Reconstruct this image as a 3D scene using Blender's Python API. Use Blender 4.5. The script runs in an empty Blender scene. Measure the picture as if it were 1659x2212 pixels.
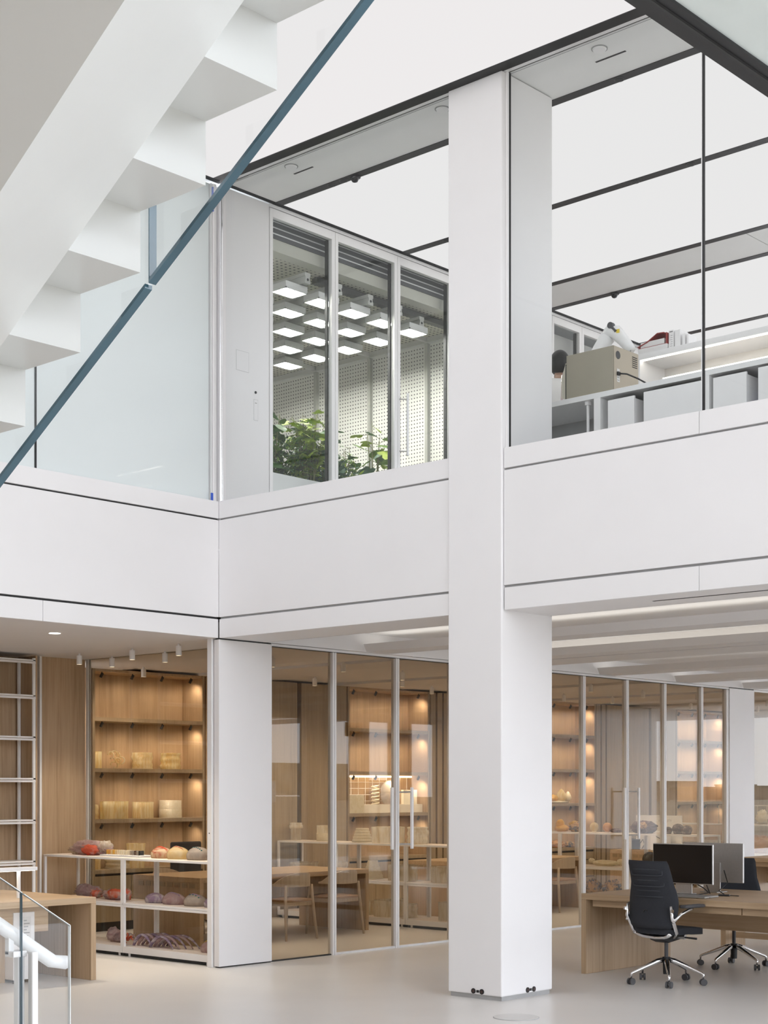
import bpy, math, random
from mathutils import Vector, Matrix, noise
R = math.radians
PI = math.pi
SC = bpy.context.scene
COL = SC.collection

# ---------------------------------------------------------------- camera, sky, exposure
cam = bpy.data.cameras.new('camera')
cam.sensor_width = 36.0
cam.lens = 3333.9 / 2212.0 * 36.0
cam.shift_y = (1705.0 - 1106.0) / 2212.0
cam.clip_start = 0.05
cam.clip_end = 400
camo = bpy.data.objects.new('camera', cam)
camo.location = (-9.783, -11.035, 1.70)
camo.rotation_euler = (R(90), 0, 0.7388 - R(90))
COL.objects.link(camo)
SC.camera = camo

SKY_STRENGTH = 5.5
CEIL_EMIT = 0.755
w = bpy.data.worlds.new('sky')
SC.world = w
w.use_nodes = True
wn = w.node_tree
for n in list(wn.nodes):
    wn.nodes.remove(n)
wo = wn.nodes.new('ShaderNodeOutputWorld')
wb = wn.nodes.new('ShaderNodeBackground')
wg = wn.nodes.new('ShaderNodeTexCoord')
ws = wn.nodes.new('ShaderNodeSeparateXYZ')
wr = wn.nodes.new('ShaderNodeValToRGB')
wr.color_ramp.elements[0].position = 0.0
wr.color_ramp.elements[0].color = (0.89, 0.93, 1.0, 1)
wr.color_ramp.elements[1].position = 0.6
wr.color_ramp.elements[1].color = (0.82, 0.89, 1.0, 1)
wn.links.new(wg.outputs['Generated'], ws.inputs[0])
wn.links.new(ws.outputs[2], wr.inputs[0])
wn.links.new(wr.outputs[0], wb.inputs[0])
wb.inputs[1].default_value = SKY_STRENGTH
wn.links.new(wb.outputs[0], wo.inputs[0])

SC.view_settings.view_transform = 'Standard'
SC.view_settings.look = 'None'
SC.view_settings.gamma = 1.0
SC.view_settings.use_curve_mapping = False
SC.view_settings.exposure = 0.18
cy = SC.cycles
cy.max_bounces = 8
cy.diffuse_bounces = 4
cy.glossy_bounces = 4
cy.transmission_bounces = 6
cy.transparent_max_bounces = 24
cy.caustics_reflective = False
cy.caustics_refractive = False
cy.sample_clamp_indirect = 4.0
cy.use_denoising = True

# ---------------------------------------------------------------- materials
MATS = {}
def nodes(name):
    m = bpy.data.materials.new(name)
    m.use_nodes = True
    MATS[name] = m
    nt = m.node_tree
    return m, nt, nt.nodes['Principled BSDF'], nt.nodes['Material Output']

def plain(name, col, rough=0.5, metal=0.0, emit=None, es=0.0, spec=0.5, var=0.03, scale=6.0, bump=0.0, coat=0.0):
    m, nt, b, o = nodes(name)
    b.inputs['Roughness'].default_value = rough
    b.inputs['Metallic'].default_value = metal
    b.inputs['Specular IOR Level'].default_value = spec
    b.inputs['Coat Weight'].default_value = coat
    g = nt.nodes.new('ShaderNodeNewGeometry')
    t = nt.nodes.new('ShaderNodeTexNoise')
    t.inputs['Scale'].default_value = scale
    t.inputs['Detail'].default_value = 3
    nt.links.new(g.outputs['Position'], t.inputs['Vector'])
    r = nt.nodes.new('ShaderNodeValToRGB')
    r.color_ramp.elements[0].position = 0.3
    r.color_ramp.elements[1].position = 0.7
    r.color_ramp.elements[0].color = tuple(max(0, c * (1 - var)) for c in col) + (1,)
    r.color_ramp.elements[1].color = tuple(min(1, c * (1 + var)) for c in col) + (1,)
    nt.links.new(t.outputs[0], r.inputs[0])
    nt.links.new(r.outputs[0], b.inputs['Base Color'])
    if emit:
        b.inputs['Emission Color'].default_value = tuple(emit) + (1,)
        b.inputs['Emission Strength'].default_value = es
    if bump:
        bn = nt.nodes.new('ShaderNodeBump')
        bn.inputs['Strength'].default_value = bump
        bn.inputs['Distance'].default_value = 0.01
        nt.links.new(t.outputs[0], bn.inputs['Height'])
        nt.links.new(bn.outputs[0], b.inputs['Normal'])
    return m

def oak(name, axis, c0, c1, c2, rough=0.45):
    """wood grain running along the given world axis"""
    m, nt, b, o = nodes(name)
    g = nt.nodes.new('ShaderNodeNewGeometry')
    mp = nt.nodes.new('ShaderNodeMapping')
    s = [42.0, 42.0, 42.0]
    s['xyz'.index(axis)] = 1.3
    mp.inputs['Scale'].default_value = s
    nt.links.new(g.outputs['Position'], mp.inputs['Vector'])
    t = nt.nodes.new('ShaderNodeTexNoise')
    t.inputs['Scale'].default_value = 1.0
    t.inputs['Detail'].default_value = 5
    t.inputs['Roughness'].default_value = 0.65
    nt.links.new(mp.outputs[0], t.inputs['Vector'])
    mp2 = nt.nodes.new('ShaderNodeMapping')
    s2 = [5.0, 5.0, 5.0]
    s2['xyz'.index(axis)] = 0.25
    mp2.inputs['Scale'].default_value = s2
    nt.links.new(g.outputs['Position'], mp2.inputs['Vector'])
    t2 = nt.nodes.new('ShaderNodeTexNoise')
    t2.inputs['Scale'].default_value = 1.0
    t2.inputs['Detail'].default_value = 2
    nt.links.new(mp2.outputs[0], t2.inputs['Vector'])
    mx = nt.nodes.new('ShaderNodeMath')
    mx.operation = 'MULTIPLY_ADD'
    mx.inputs[1].default_value = 0.6
    nt.links.new(t.outputs[0], mx.inputs[0])
    ml = nt.nodes.new('ShaderNodeMath')
    ml.operation = 'MULTIPLY'
    ml.inputs[1].default_value = 0.4
    nt.links.new(t2.outputs[0], ml.inputs[0])
    nt.links.new(ml.outputs[0], mx.inputs[2])
    r = nt.nodes.new('ShaderNodeValToRGB')
    r.color_ramp.elements[0].position = 0.36
    r.color_ramp.elements[0].color = c0 + (1,)
    r.color_ramp.elements[1].position = 0.64
    r.color_ramp.elements[1].color = c2 + (1,)
    e = r.color_ramp.elements.new(0.5)
    e.color = c1 + (1,)
    nt.links.new(mx.outputs[0], r.inputs[0])
    nt.links.new(r.outputs[0], b.inputs['Base Color'])
    b.inputs['Roughness'].default_value = rough
    bn = nt.nodes.new('ShaderNodeBump')
    bn.inputs['Strength'].default_value = 0.12
    bn.inputs['Distance'].default_value = 0.003
    nt.links.new(t.outputs[0], bn.inputs['Height'])
    nt.links.new(bn.outputs[0], b.inputs['Normal'])
    return m

def emitter(name, col, s):
    m, nt, b, o = nodes(name)
    nt.nodes.remove(b)
    e = nt.nodes.new('ShaderNodeEmission')
    e.inputs[0].default_value = tuple(col) + (1,)
    e.inputs[1].default_value = s
    nt.links.new(e.outputs[0], o.inputs[0])
    return m

def sheet_glass(name, tint, refl=1.0, base=0.04, film=None, filmfac=0.0, rcol=(1, 1, 1)):
    """clear pane: transmits straight, mirrors by Schlick's law"""
    m, nt, b, o = nodes(name)
    nt.nodes.remove(b)
    lw = nt.nodes.new('ShaderNodeLayerWeight')
    lw.inputs[0].default_value = 0.5
    p = nt.nodes.new('ShaderNodeMath')
    p.operation = 'POWER'
    p.inputs[1].default_value = 5.0
    nt.links.new(lw.outputs['Facing'], p.inputs[0])
    a = nt.nodes.new('ShaderNodeMath')
    a.operation = 'MULTIPLY_ADD'
    a.inputs[1].default_value = (1 - base) * refl
    a.inputs[2].default_value = base * refl
    a.use_clamp = True
    nt.links.new(p.outputs[0], a.inputs[0])
    tr = nt.nodes.new('ShaderNodeBsdfTransparent')
    tr.inputs[0].default_value = tuple(tint) + (1,)
    gl = nt.nodes.new('ShaderNodeBsdfGlossy')
    gl.inputs['Roughness'].default_value = 0.0
    gl.inputs[0].default_value = tuple(rcol) + (1,)
    mx = nt.nodes.new('ShaderNodeMixShader')
    src = tr.outputs[0]
    if film:
        d = nt.nodes.new('ShaderNodeBsdfDiffuse')
        d.inputs[0].default_value = tuple(film) + (1,)
        t2 = nt.nodes.new('ShaderNodeBsdfTranslucent')
        t2.inputs[0].default_value = tuple(film) + (1,)
        md = nt.nodes.new('ShaderNodeMixShader')
        md.inputs[0].default_value = 0.1
        nt.links.new(d.outputs[0], md.inputs[1])
        nt.links.new(t2.outputs[0], md.inputs[2])
        mf = nt.nodes.new('ShaderNodeMixShader')
        mf.inputs[0].default_value = filmfac
        nt.links.new(tr.outputs[0], mf.inputs[1])
        nt.links.new(md.outputs[0], mf.inputs[2])
        src = mf.outputs[0]
    nt.links.new(a.outputs[0], mx.inputs[0])
    nt.links.new(src, mx.inputs[1])
    nt.links.new(gl.outputs[0], mx.inputs[2])
    nt.links.new(mx.outputs[0], o.inputs[0])
    return m

def art_glass(name, c1, c2, thr=0.5, scale=9.0, alpha=0.35, rough=0.12, trans=0.5, bump=0.0, streak=1.0):
    """cast glass: two colours in veins, part clear"""
    m, nt, b, o = nodes(name)
    tc = nt.nodes.new('ShaderNodeTexCoord')
    t = nt.nodes.new('ShaderNodeTexNoise')
    t.inputs['Scale'].default_value = scale
    t.inputs['Detail'].default_value = 3
    t.inputs['Distortion'].default_value = 1.2
    mp = nt.nodes.new('ShaderNodeMapping')
    mp.inputs['Scale'].default_value = (1.0, 1.0, streak)
    nt.links.new(tc.outputs['Object'], mp.inputs['Vector'])
    nt.links.new(mp.outputs[0], t.inputs['Vector'])
    r = nt.nodes.new('ShaderNodeValToRGB')
    r.color_ramp.elements[0].position = max(0, thr - 0.08)
    r.color_ramp.elements[0].color = tuple(c1) + (1,)
    r.color_ramp.elements[1].position = min(1, thr + 0.08)
    r.color_ramp.elements[1].color = tuple(c2) + (1,)
    nt.links.new(t.outputs[0], r.inputs[0])
    nt.links.new(r.outputs[0], b.inputs['Base Color'])
    b.inputs['Roughness'].default_value = rough
    b.inputs['Coat Weight'].default_value = 0.6
    b.inputs['Subsurface Weight'].default_value = 0.0
    tl = nt.nodes.new('ShaderNodeBsdfTranslucent')
    nt.links.new(r.outputs[0], tl.inputs[0])
    m1 = nt.nodes.new('ShaderNodeMixShader')
    m1.inputs[0].default_value = trans
    nt.links.new(b.outputs[0], m1.inputs[1])
    nt.links.new(tl.outputs[0], m1.inputs[2])
    tp = nt.nodes.new('ShaderNodeBsdfTransparent')
    nt.links.new(r.outputs[0], tp.inputs[0])
    m2 = nt.nodes.new('ShaderNodeMixShader')
    m2.inputs[0].default_value = alpha
    nt.links.new(m1.outputs[0], m2.inputs[1])
    nt.links.new(tp.outputs[0], m2.inputs[2])
    nt.links.new(m2.outputs[0], o.inputs[0])
    if bump:
        t3 = nt.nodes.new('ShaderNodeTexNoise')
        t3.inputs['Scale'].default_value = 60
        nt.links.new(tc.outputs['Object'], t3.inputs['Vector'])
        bn = nt.nodes.new('ShaderNodeBump')
        bn.inputs['Strength'].default_value = bump
        bn.inputs['Distance'].default_value = 0.01
        nt.links.new(t3.outputs[0], bn.inputs['Height'])
        nt.links.new(bn.outputs[0], b.inputs['Normal'])
    return m

def perforated(name, a1, a2, pitch, rad, col, hole):
    m, nt, b, o = nodes(name)
    g = nt.nodes.new('ShaderNodeNewGeometry')
    s = nt.nodes.new('ShaderNodeSeparateXYZ')
    nt.links.new(g.outputs['Position'], s.inputs[0])
    sq = []
    for a in (a1, a2):
        q = nt.nodes.new('ShaderNodeMath'); q.operation = 'DIVIDE'; q.inputs[1].default_value = pitch
        nt.links.new(s.outputs['xyz'.index(a)], q.inputs[0])
        f = nt.nodes.new('ShaderNodeMath'); f.operation = 'FRACT'
        nt.links.new(q.outputs[0], f.inputs[0])
        d = nt.nodes.new('ShaderNodeMath'); d.operation = 'SUBTRACT'; d.inputs[1].default_value = 0.5
        nt.links.new(f.outputs[0], d.inputs[0])
        p = nt.nodes.new('ShaderNodeMath'); p.operation = 'MULTIPLY'
        nt.links.new(d.outputs[0], p.inputs[0]); nt.links.new(d.outputs[0], p.inputs[1])
        sq.append(p)
    ad = nt.nodes.new('ShaderNodeMath'); ad.operation = 'ADD'
    nt.links.new(sq[0].outputs[0], ad.inputs[0]); nt.links.new(sq[1].outputs[0], ad.inputs[1])
    lt = nt.nodes.new('ShaderNodeMath'); lt.operation = 'LESS_THAN'; lt.inputs[1].default_value = (rad / pitch) ** 2
    nt.links.new(ad.outputs[0], lt.inputs[0])
    mx = nt.nodes.new('ShaderNodeMix'); mx.data_type = 'RGBA'
    mx.inputs[6].default_value = tuple(col) + (1,)
    mx.inputs[7].default_value = tuple(hole) + (1,)
    nt.links.new(lt.outputs[0], mx.inputs[0])
    nt.links.new(mx.outputs[2], b.inputs['Base Color'])
    b.inputs['Roughness'].default_value = 0.5
    return m

white = plain('white_paint', (0.87, 0.86, 0.865), 0.55, var=0.01, scale=2)
soffit = plain('soffit_paint', (0.82, 0.80, 0.79), 0.6, var=0.01, scale=2)
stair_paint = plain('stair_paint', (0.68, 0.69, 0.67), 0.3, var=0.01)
lacquer = plain('white_lacquer', (0.86, 0.86, 0.86), 0.28, var=0.01)
powder = plain('white_powder_coat', (0.90, 0.89, 0.89), 0.4, var=0.01)
alu = plain('pale_aluminium', (0.80, 0.80, 0.80), 0.35, metal=0.25, var=0.02)
chrome = plain('polished_aluminium', (0.86, 0.86, 0.87), 0.14, metal=1.0, var=0.01)
black = plain('black_matt', (0.012, 0.012, 0.013), 0.5, var=0.1)
shadow_gap = plain('dark_gap', (0.03, 0.03, 0.03), 0.7, var=0.1)
gap_grey = plain('grey_gap', (0.40, 0.40, 0.40), 0.7, var=0.05)
seam_m = plain('seam_thread', (0.045, 0.048, 0.058), 0.8)
charcoal = plain('charcoal_fabric', (0.026, 0.028, 0.035), 0.9, var=0.3, scale=400, bump=0.2)
rubber = plain('grey_rubber', (0.08, 0.08, 0.085), 0.6, var=0.1)
screen = plain('screen_black', (0.008, 0.008, 0.01), 0.12, var=0.1)
silver = plain('brushed_silver', (0.55, 0.54, 0.53), 0.38, metal=0.85, var=0.03, scale=50)
beige_case = plain('beige_metal', (0.36, 0.33, 0.26), 0.45, var=0.03)
beige_back = plain('sand_metal', (0.50, 0.44, 0.35), 0.45, var=0.03)
floor_m = plain('floor_screed', (0.76, 0.735, 0.705), 0.32, var=0.035, scale=0.9, spec=0.5)
upper_white = plain('upper_soffit_paint', (0.87, 0.87, 0.86), 0.6, var=0.01)
carpet = plain('grey_floor', (0.74, 0.73, 0.72), 0.8, var=0.05)
lightpanel = emitter('luminous_membrane', (1.0, 0.975, 0.975), CEIL_EMIT)
led = emitter('led_white', (1.0, 0.93, 0.82), 6.0)
cove_led = emitter('cove_led', (1.0, 0.95, 0.86), 1.25)
led_warm = emitter('led_warm', (1.0, 0.80, 0.52), 7.0)
grow = emitter('grow_led', (1.0, 0.97, 0.90), 55.0)
orange_led = emitter('led_orange', (1.0, 0.45, 0.05), 1.6)
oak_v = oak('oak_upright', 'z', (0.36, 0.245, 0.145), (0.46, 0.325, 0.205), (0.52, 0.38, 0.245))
oak_x = oak('oak_along_x', 'x', (0.42, 0.29, 0.17), (0.52, 0.37, 0.23), (0.58, 0.43, 0.28))
oak_y = oak('oak_along_y', 'y', (0.42, 0.29, 0.17), (0.52, 0.37, 0.23), (0.58, 0.43, 0.28))
oak_pale = oak('oak_pale_upright', 'z', (0.40, 0.28, 0.165), (0.50, 0.355, 0.22), (0.55, 0.40, 0.26))
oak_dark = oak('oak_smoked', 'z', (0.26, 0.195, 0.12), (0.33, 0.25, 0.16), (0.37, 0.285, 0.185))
ash = oak('ash_chair', 'z', (0.48, 0.37, 0.26), (0.56, 0.44, 0.32), (0.60, 0.49, 0.36))
leather = plain('tan_leather', (0.40, 0.24, 0.13), 0.5, var=0.06)
g_clear = sheet_glass('clear_pane', (0.975, 0.985, 0.98), base=0.018)
g_void = sheet_glass('low_iron_pane', (0.975, 0.985, 0.984), base=0.010)
g_bronze = sheet_glass('warm_tinted_pane', (0.80, 0.765, 0.71), base=0.022)
g_frost = sheet_glass('backpainted_glass', (0.9, 0.95, 0.95), film=(0.84, 0.90, 0.905), filmfac=1.0, base=0.03)
g_stair = sheet_glass('stair_pane', (0.985, 0.99, 0.99), base=0.03)
g_edge = plain('polished_glass_edge', (0.055, 0.12, 0.16), 0.08, var=0.2, scale=3)
g_edge_pale = plain('pale_glass_edge', (0.82, 0.86, 0.86), 0.1, var=0.05)
amber = art_glass('amber_glass', (0.90, 0.75, 0.42), (1.0, 0.95, 0.72), scale=26, alpha=0.32, trans=0.5, rough=0.05, streak=0.12)
amber_clear = art_glass('amber_clear_glass', (0.90, 0.78, 0.52), (1, 0.96, 0.80), scale=26, alpha=0.5, trans=0.4, rough=0.05, streak=0.12)
frosty = art_glass('frosted_glass', (0.93, 0.87, 0.72), (0.97, 0.93, 0.82), scale=30, alpha=0.12, trans=0.5, bump=0.6, rough=0.4)
clearart = art_glass('clear_cast_glass', (0.86, 0.79, 0.66), (1.0, 0.98, 0.92), scale=26, alpha=0.5, trans=0.35, rough=0.05, streak=0.12)
rose = art_glass('rose_glass', (0.62, 0.47, 0.47), (0.75, 0.64, 0.63), scale=10, alpha=0.3, bump=0.8, rough=0.25)
coral = art_glass('coral_red_glass', (0.86, 0.20, 0.11), (0.80, 0.66, 0.55), thr=0.55, scale=5, alpha=0.12, bump=0.8, rough=0.2)
yellow_shell = art_glass('yellow_shell_glass', (0.86, 0.72, 0.42), (0.92, 0.82, 0.56), scale=6, alpha=0.25, trans=0.35)
red_shell = art_glass('red_banded_glass', (0.60, 0.16, 0.10), (0.88, 0.77, 0.53), thr=0.44, scale=7, alpha=0.2, trans=0.35)
grey_shell = art_glass('smoke_glass', (0.60, 0.54, 0.48), (0.72, 0.66, 0.58), scale=6, alpha=0.3, trans=0.35)
violet_shell = art_glass('violet_marbled_glass', (0.40, 0.30, 0.42), (0.76, 0.70, 0.72), thr=0.5, scale=9, alpha=0.25, trans=0.35)
teal = plain('teal_bead', (0.05, 0.16, 0.17), 0.2)
brown_glass = art_glass('brown_glass', (0.16, 0.09, 0.07), (0.34, 0.22, 0.17), scale=12, alpha=0.25, trans=0.25)
honey = art_glass('honey_wax', (0.80, 0.50, 0.10), (0.88, 0.62, 0.18), scale=6, alpha=0.0, trans=0.4, rough=0.35)
orange_wax = art_glass('orange_wax', (0.70, 0.36, 0.09), (0.82, 0.50, 0.18), scale=6, alpha=0.0, trans=0.35, rough=0.35)
ivory = art_glass('ivory_cast', (0.86, 0.78, 0.58), (0.92, 0.86, 0.68), scale=14, alpha=0.0, trans=0.3, rough=0.45)
smoky = art_glass('smoked_glass', (0.02, 0.025, 0.03), (0.10, 0.09, 0.09), scale=6, alpha=0.25, trans=0.2, rough=0.06)
coralrock = art_glass('mottled_coral', (0.05, 0.06, 0.06), (0.62, 0.36, 0.13), thr=0.47, scale=16, alpha=0.0, trans=0.1, rough=0.4)
leaf_d = plain('leaf_dark', (0.07, 0.15, 0.045), 0.5, var=0.3, scale=9)
leaf_m = plain('leaf_mid', (0.20, 0.33, 0.07), 0.5, var=0.25, scale=9)
leaf_l = plain('leaf_lime', (0.42, 0.54, 0.08), 0.5, var=0.2, scale=9)
leaf_b = plain('leaf_bluegreen', (0.13, 0.22, 0.14), 0.5, var=0.2, scale=9)
stem_m = plain('stem', (0.20, 0.20, 0.09), 0.7, var=0.1)
soil = plain('soil', (0.04, 0.03, 0.02), 0.95, var=0.3)
perf_wall = perforated('perforated_wall', 'y', 'z', 0.0445, 0.0085, (0.84, 0.83, 0.78), (0.05, 0.05, 0.05))
perf_ceil = perforated('perforated_ceiling', 'x', 'y', 0.062, 0.013, (0.62, 0.60, 0.53), (0.05, 0.05, 0.05))
red_cloth = plain('red_binder', (0.32, 0.05, 0.045), 0.6)
paper = plain('paper', (0.80, 0.79, 0.78), 0.8, var=0.02)
paper_y = plain('cream_paper', (0.85, 0.80, 0.66), 0.8, var=0.02)
ink = plain('ink', (0.03, 0.03, 0.03), 0.8)
skin = plain('skin', (0.55, 0.36, 0.27), 0.5)
hair_m = plain('black_hair', (0.012, 0.011, 0.010), 0.45, var=0.3, scale=120)
coat_m = plain('white_cotton', (0.80, 0.79, 0.77), 0.85, var=0.02)
trouser = plain('dark_trousers', (0.03, 0.035, 0.05), 0.85)
pink_tube = sheet_glass('pink_hose', (0.9, 0.8, 0.8), film=(0.80, 0.68, 0.68), filmfac=0.5)
yellow = plain('yellow_sticker', (0.80, 0.62, 0.06), 0.5)
blue = plain('blue_tape', (0.03, 0.10, 0.55), 0.5)
brick_m = plain('distant_masonry', (0.30, 0.24, 0.20), 0.9, var=0.3, scale=0.6)
ground_m = plain('distant_ground', (0.26, 0.23, 0.18), 0.95, var=0.5, scale=0.25)

# ---------------------------------------------------------------- mesh building
class MB:
    def __init__(s):
        s.v = []; s.f = []
    def add(s, vs, fs):
        n = len(s.v)
        s.v += [tuple(p) for p in vs]
        s.f += [tuple(i + n for i in f) for f in fs]
        return s
    def box(s, x0, y0, z0, x1, y1, z1):
        x0, x1 = sorted((x0, x1)); y0, y1 = sorted((y0, y1)); z0, z1 = sorted((z0, z1))
        return s.add([(x0,y0,z0),(x1,y0,z0),(x1,y1,z0),(x0,y1,z0),(x0,y0,z1),(x1,y0,z1),(x1,y1,z1),(x0,y1,z1)],
                     [(0,3,2,1),(4,5,6,7),(0,1,5,4),(1,2,6,5),(2,3,7,6),(3,0,4,7)])
    def prism(s, poly, axis, a, b):
        """poly in the two other axes (cyclic order y,z / x,z / x,y), extruded along axis from a to b"""
        def P(p, t):
            if axis == 'x': return (t, p[0], p[1])
            if axis == 'y': return (p[0], t, p[1])
            return (p[0], p[1], t)
        n = len(poly)
        vs = [P(p, a) for p in poly] + [P(p, b) for p in poly]
        fs = [tuple(range(n)), tuple(range(2 * n - 1, n - 1, -1))]
        fs += [(i, n + i, n + (i + 1) % n, (i + 1) % n) for i in range(n)]
        return s.add(vs, fs)
    def cyl(s, p0, p1, r0, r1=None, n=16, caps=True):
        return s.tube([p0, p1], [r0, r0 if r1 is None else r1], n, caps)
    def tube(s, pts, r, n=10, caps=True, squash=1.0):
        pts = [Vector(p) for p in pts]
        rs = r if isinstance(r, (list, tuple)) else [r] * len(pts)
        base = len(s.v)
        up = Vector((0, 0, 1))
        prev = None
        for i, p in enumerate(pts):
            d = (pts[min(i + 1, len(pts) - 1)] - pts[max(i - 1, 0)])
            d = d.normalized() if d.length else up
            if prev is None:
                a = d.cross(up if abs(d.z) < 0.95 else Vector((1, 0, 0))).normalized()
            else:
                a = (prev - d * prev.dot(d)).normalized()
            prev = a
            b = d.cross(a)
            for k in range(n):
                t = 2 * PI * k / n
                s.v.append(tuple(p + (a * math.cos(t) + b * math.sin(t) * squash) * rs[i]))
        for i in range(len(pts) - 1):
            for k in range(n):
                k2 = (k + 1) % n
                s.f.append((base + i * n + k, base + i * n + k2, base + (i + 1) * n + k2, base + (i + 1) * n + k))
        if caps:
            s.f.append(tuple(base + k for k in range(n - 1, -1, -1)))
            s.f.append(tuple(base + (len(pts) - 1) * n + k for k in range(n)))
        return s
    def lathe(s, prof, c=(0, 0, 0), n=24, wob=None):
        base = len(s.v)
        for i, (r, z) in enumerate(prof):
            for k in range(n):
                t = 2 * PI * k / n
                q = r * (wob(t, z) if wob else 1.0)
                s.v.append((c[0] + q * math.cos(t), c[1] + q * math.sin(t), c[2] + z))
        for i in range(len(prof) - 1):
            for k in range(n):
                k2 = (k + 1) % n
                s.f.append((base + i * n + k, base + i * n + k2, base + (i + 1) * n + k2, base + (i + 1) * n + k))
        return s
    def blob(s, f, nu=24, nv=14, bottom=True):
        """closed surface from f(theta, phi) -> point; theta around, phi from top (0) to bottom (1)"""
        base = len(s.v)
        for i in range(nv + 1):
            for k in range(nu):
                s.v.append(tuple(f(2 * PI * k / nu, i / nv)))
        for i in range(nv):
            for k in range(nu):
                k2 = (k + 1) % nu
                s.f.append((base + i * nu + k, base + (i + 1) * nu + k, base + (i + 1) * nu + k2, base + i * nu + k2))
        if bottom:
            s.f.append(tuple(base + nv * nu + k for k in range(nu - 1, -1, -1)))
        return s
    def build(s, name, mat, parent=None, smooth=False, bevel=0.0, seg=2, kind=None):
        me = bpy.data.meshes.new(name)
        me.from_pydata(s.v, [], s.f)
        me.validate()
        me.materials.append(mat)
        o = bpy.data.objects.new(name, me)
        COL.objects.link(o)
        if smooth:
            for p in me.polygons:
                p.use_smooth = True
        if bevel:
            md = o.modifiers.new('bevel', 'BEVEL')
            md.width = bevel
            md.segments = seg
            md.limit_method = 'ANGLE'
            md.angle_limit = R(50)
            md.use_clamp_overlap = True
        if parent:
            o.parent = parent
        if kind:
            o['kind'] = kind
        return o

def box(name, mat, a, b, parent=None, bevel=0.0, kind=None):
    return MB().box(*a, *b).build(name, mat, parent, bevel=bevel, kind=kind)

def tag(o, label, cat, group=None):
    o['label'] = label
    o['category'] = cat
    if group:
        o['group'] = group
    return o

def thing(name, label, cat, loc=(0, 0, 0), rz=0.0, group=None):
    o = bpy.data.objects.new(name, None)
    o.empty_display_size = 0.1
    COL.objects.link(o)
    o.location = loc
    o.rotation_euler = (0, 0, rz)
    return tag(o, label, cat, group)

def struct(name, parent=None):
    o = bpy.data.objects.new(name, None)
    o.empty_display_size = 0.1
    COL.objects.link(o)
    o['kind'] = 'structure'
    if parent:
        o.parent = parent
    return o

def sbox(name, mat, a, b, bevel=0.0):
    return box(name, mat, a, b, None, bevel, 'structure')

def dup(src, loc, rz=None, label=None, group=None):
    r = src.copy()
    COL.objects.link(r)
    r.location = loc
    if rz is not None:
        r.rotation_euler = (0, 0, rz)
    if label:
        r['label'] = label
    if group:
        r['group'] = group
    for ch in list(src.children):
        c = ch.copy()
        COL.objects.link(c)
        c.parent = r
        for g in list(ch.children):
            d = g.copy()
            COL.objects.link(d)
            d.parent = c
    return r

def text(name, body, size, mat, loc, rot, parent=None, ext=0.001, align='CENTER'):
    c = bpy.data.curves.new(name, 'FONT')
    c.body = body
    c.size = size
    c.extrude = ext
    c.align_x = align
    c.align_y = 'CENTER'
    tmp = bpy.data.objects.new(name, c)
    COL.objects.link(tmp)
    bpy.context.view_layer.update()
    me = bpy.data.meshes.new_from_object(tmp.evaluated_get(bpy.context.evaluated_depsgraph_get()))
    bpy.data.objects.remove(tmp)
    bpy.data.curves.remove(c)
    me.materials.clear()
    me.materials.append(mat)
    o = bpy.data.objects.new(name, me)
    COL.objects.link(o)
    o.location = loc
    o.rotation_euler = rot
    if parent:
        o.parent = parent
    return o

def spot(name, loc, target, watts, angle, col=(1, 0.87, 0.70), rad=0.02, blend=0.6, parent=None):
    l = bpy.data.lights.new(name, 'SPOT')
    l.energy = watts
    l.spot_size = R(angle)
    l.spot_blend = blend
    l.color = col
    l.shadow_soft_size = rad
    o = bpy.data.objects.new(name, l)
    COL.objects.link(o)
    o.location = loc
    d = Vector(target) - Vector(loc)
    o.rotation_euler = d.to_track_quat('-Z', 'Y').to_euler()
    return o

def area(name, loc, size, watts, col=(1, 1, 1), rot=(0, 0, 0)):
    l = bpy.data.lights.new(name, 'AREA')
    l.shape = 'RECTANGLE'
    l.size, l.size_y = size
    l.energy = watts
    l.color = col
    o = bpy.data.objects.new(name, l)
    COL.objects.link(o)
    o.location = loc
    o.rotation_euler = rot
    return o

# ================================================================ SETTING
SOF, LG0, LG1, GP0, GP1, LT, CE, UF = 3.137, 3.315, 3.335, 4.255, 4.272, 4.435, 7.462, 4.0
sbox('floor', floor_m, (-16, -16, -0.06), (22, 6, 0.0))
sbox('floor_upper', carpet, (0.16, -14, 3.46), (22, 6, UF))
sbox('floor_upper', carpet, (-16, 0.16, 3.46), (0.16, 6, UF))

# atrium fascia, built of panels: ledge cap, tall band, lower strip on either side of the corner
def fascia_y(name, segs):                       # face in the plane x = 0, along y
    s = struct(name)
    box('backing', gap_grey, (0.03, segs[0], SOF + 0.01), (0.16, segs[-1], LT - 0.02), s)
    for a, b in zip(segs, segs[1:]):
        box('panel', white, (0.0, a, LG1), (0.035, b, GP0), s)
    return s
ww = struct('wall_atrium_right')
box('backing', gap_grey, (0.025, -2.856, SOF + 0.012), (0.16, 0.0, LT - 0.03), ww)
box('backing', gap_grey, (0.025, -14, SOF + 0.012), (0.16, -3.416, LT - 0.03), ww)
for a, b in ((-2.85, -0.001), (-14, -3.422)):
    box('panel', white, (0.0, a, LG1), (0.04, b, GP0), ww, 0.002)
for a, b in ((-2.85, -0.001), (-5.203, -3.422), (-14, -5.207)):
    box('ledge_cap', white, (0.0, a, GP1), (0.16, b, LT), ww, 0.003)
for a, b in ((-2.845, -0.008), (-5.203, -3.428), (-14, -5.207)):
    box('lower_panel', white, (0.0, a, SOF), (0.04, b, LG0), ww, 0.002)
wl = struct('wall_atrium_left')
box('backing', shadow_gap, (-14, 0.025, SOF + 0.012), (0.0, 0.16, LT - 0.03), wl)
box('panel', white, (-14, 0.0, LG1), (0.0, 0.04, GP0), wl, 0.002)
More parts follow.
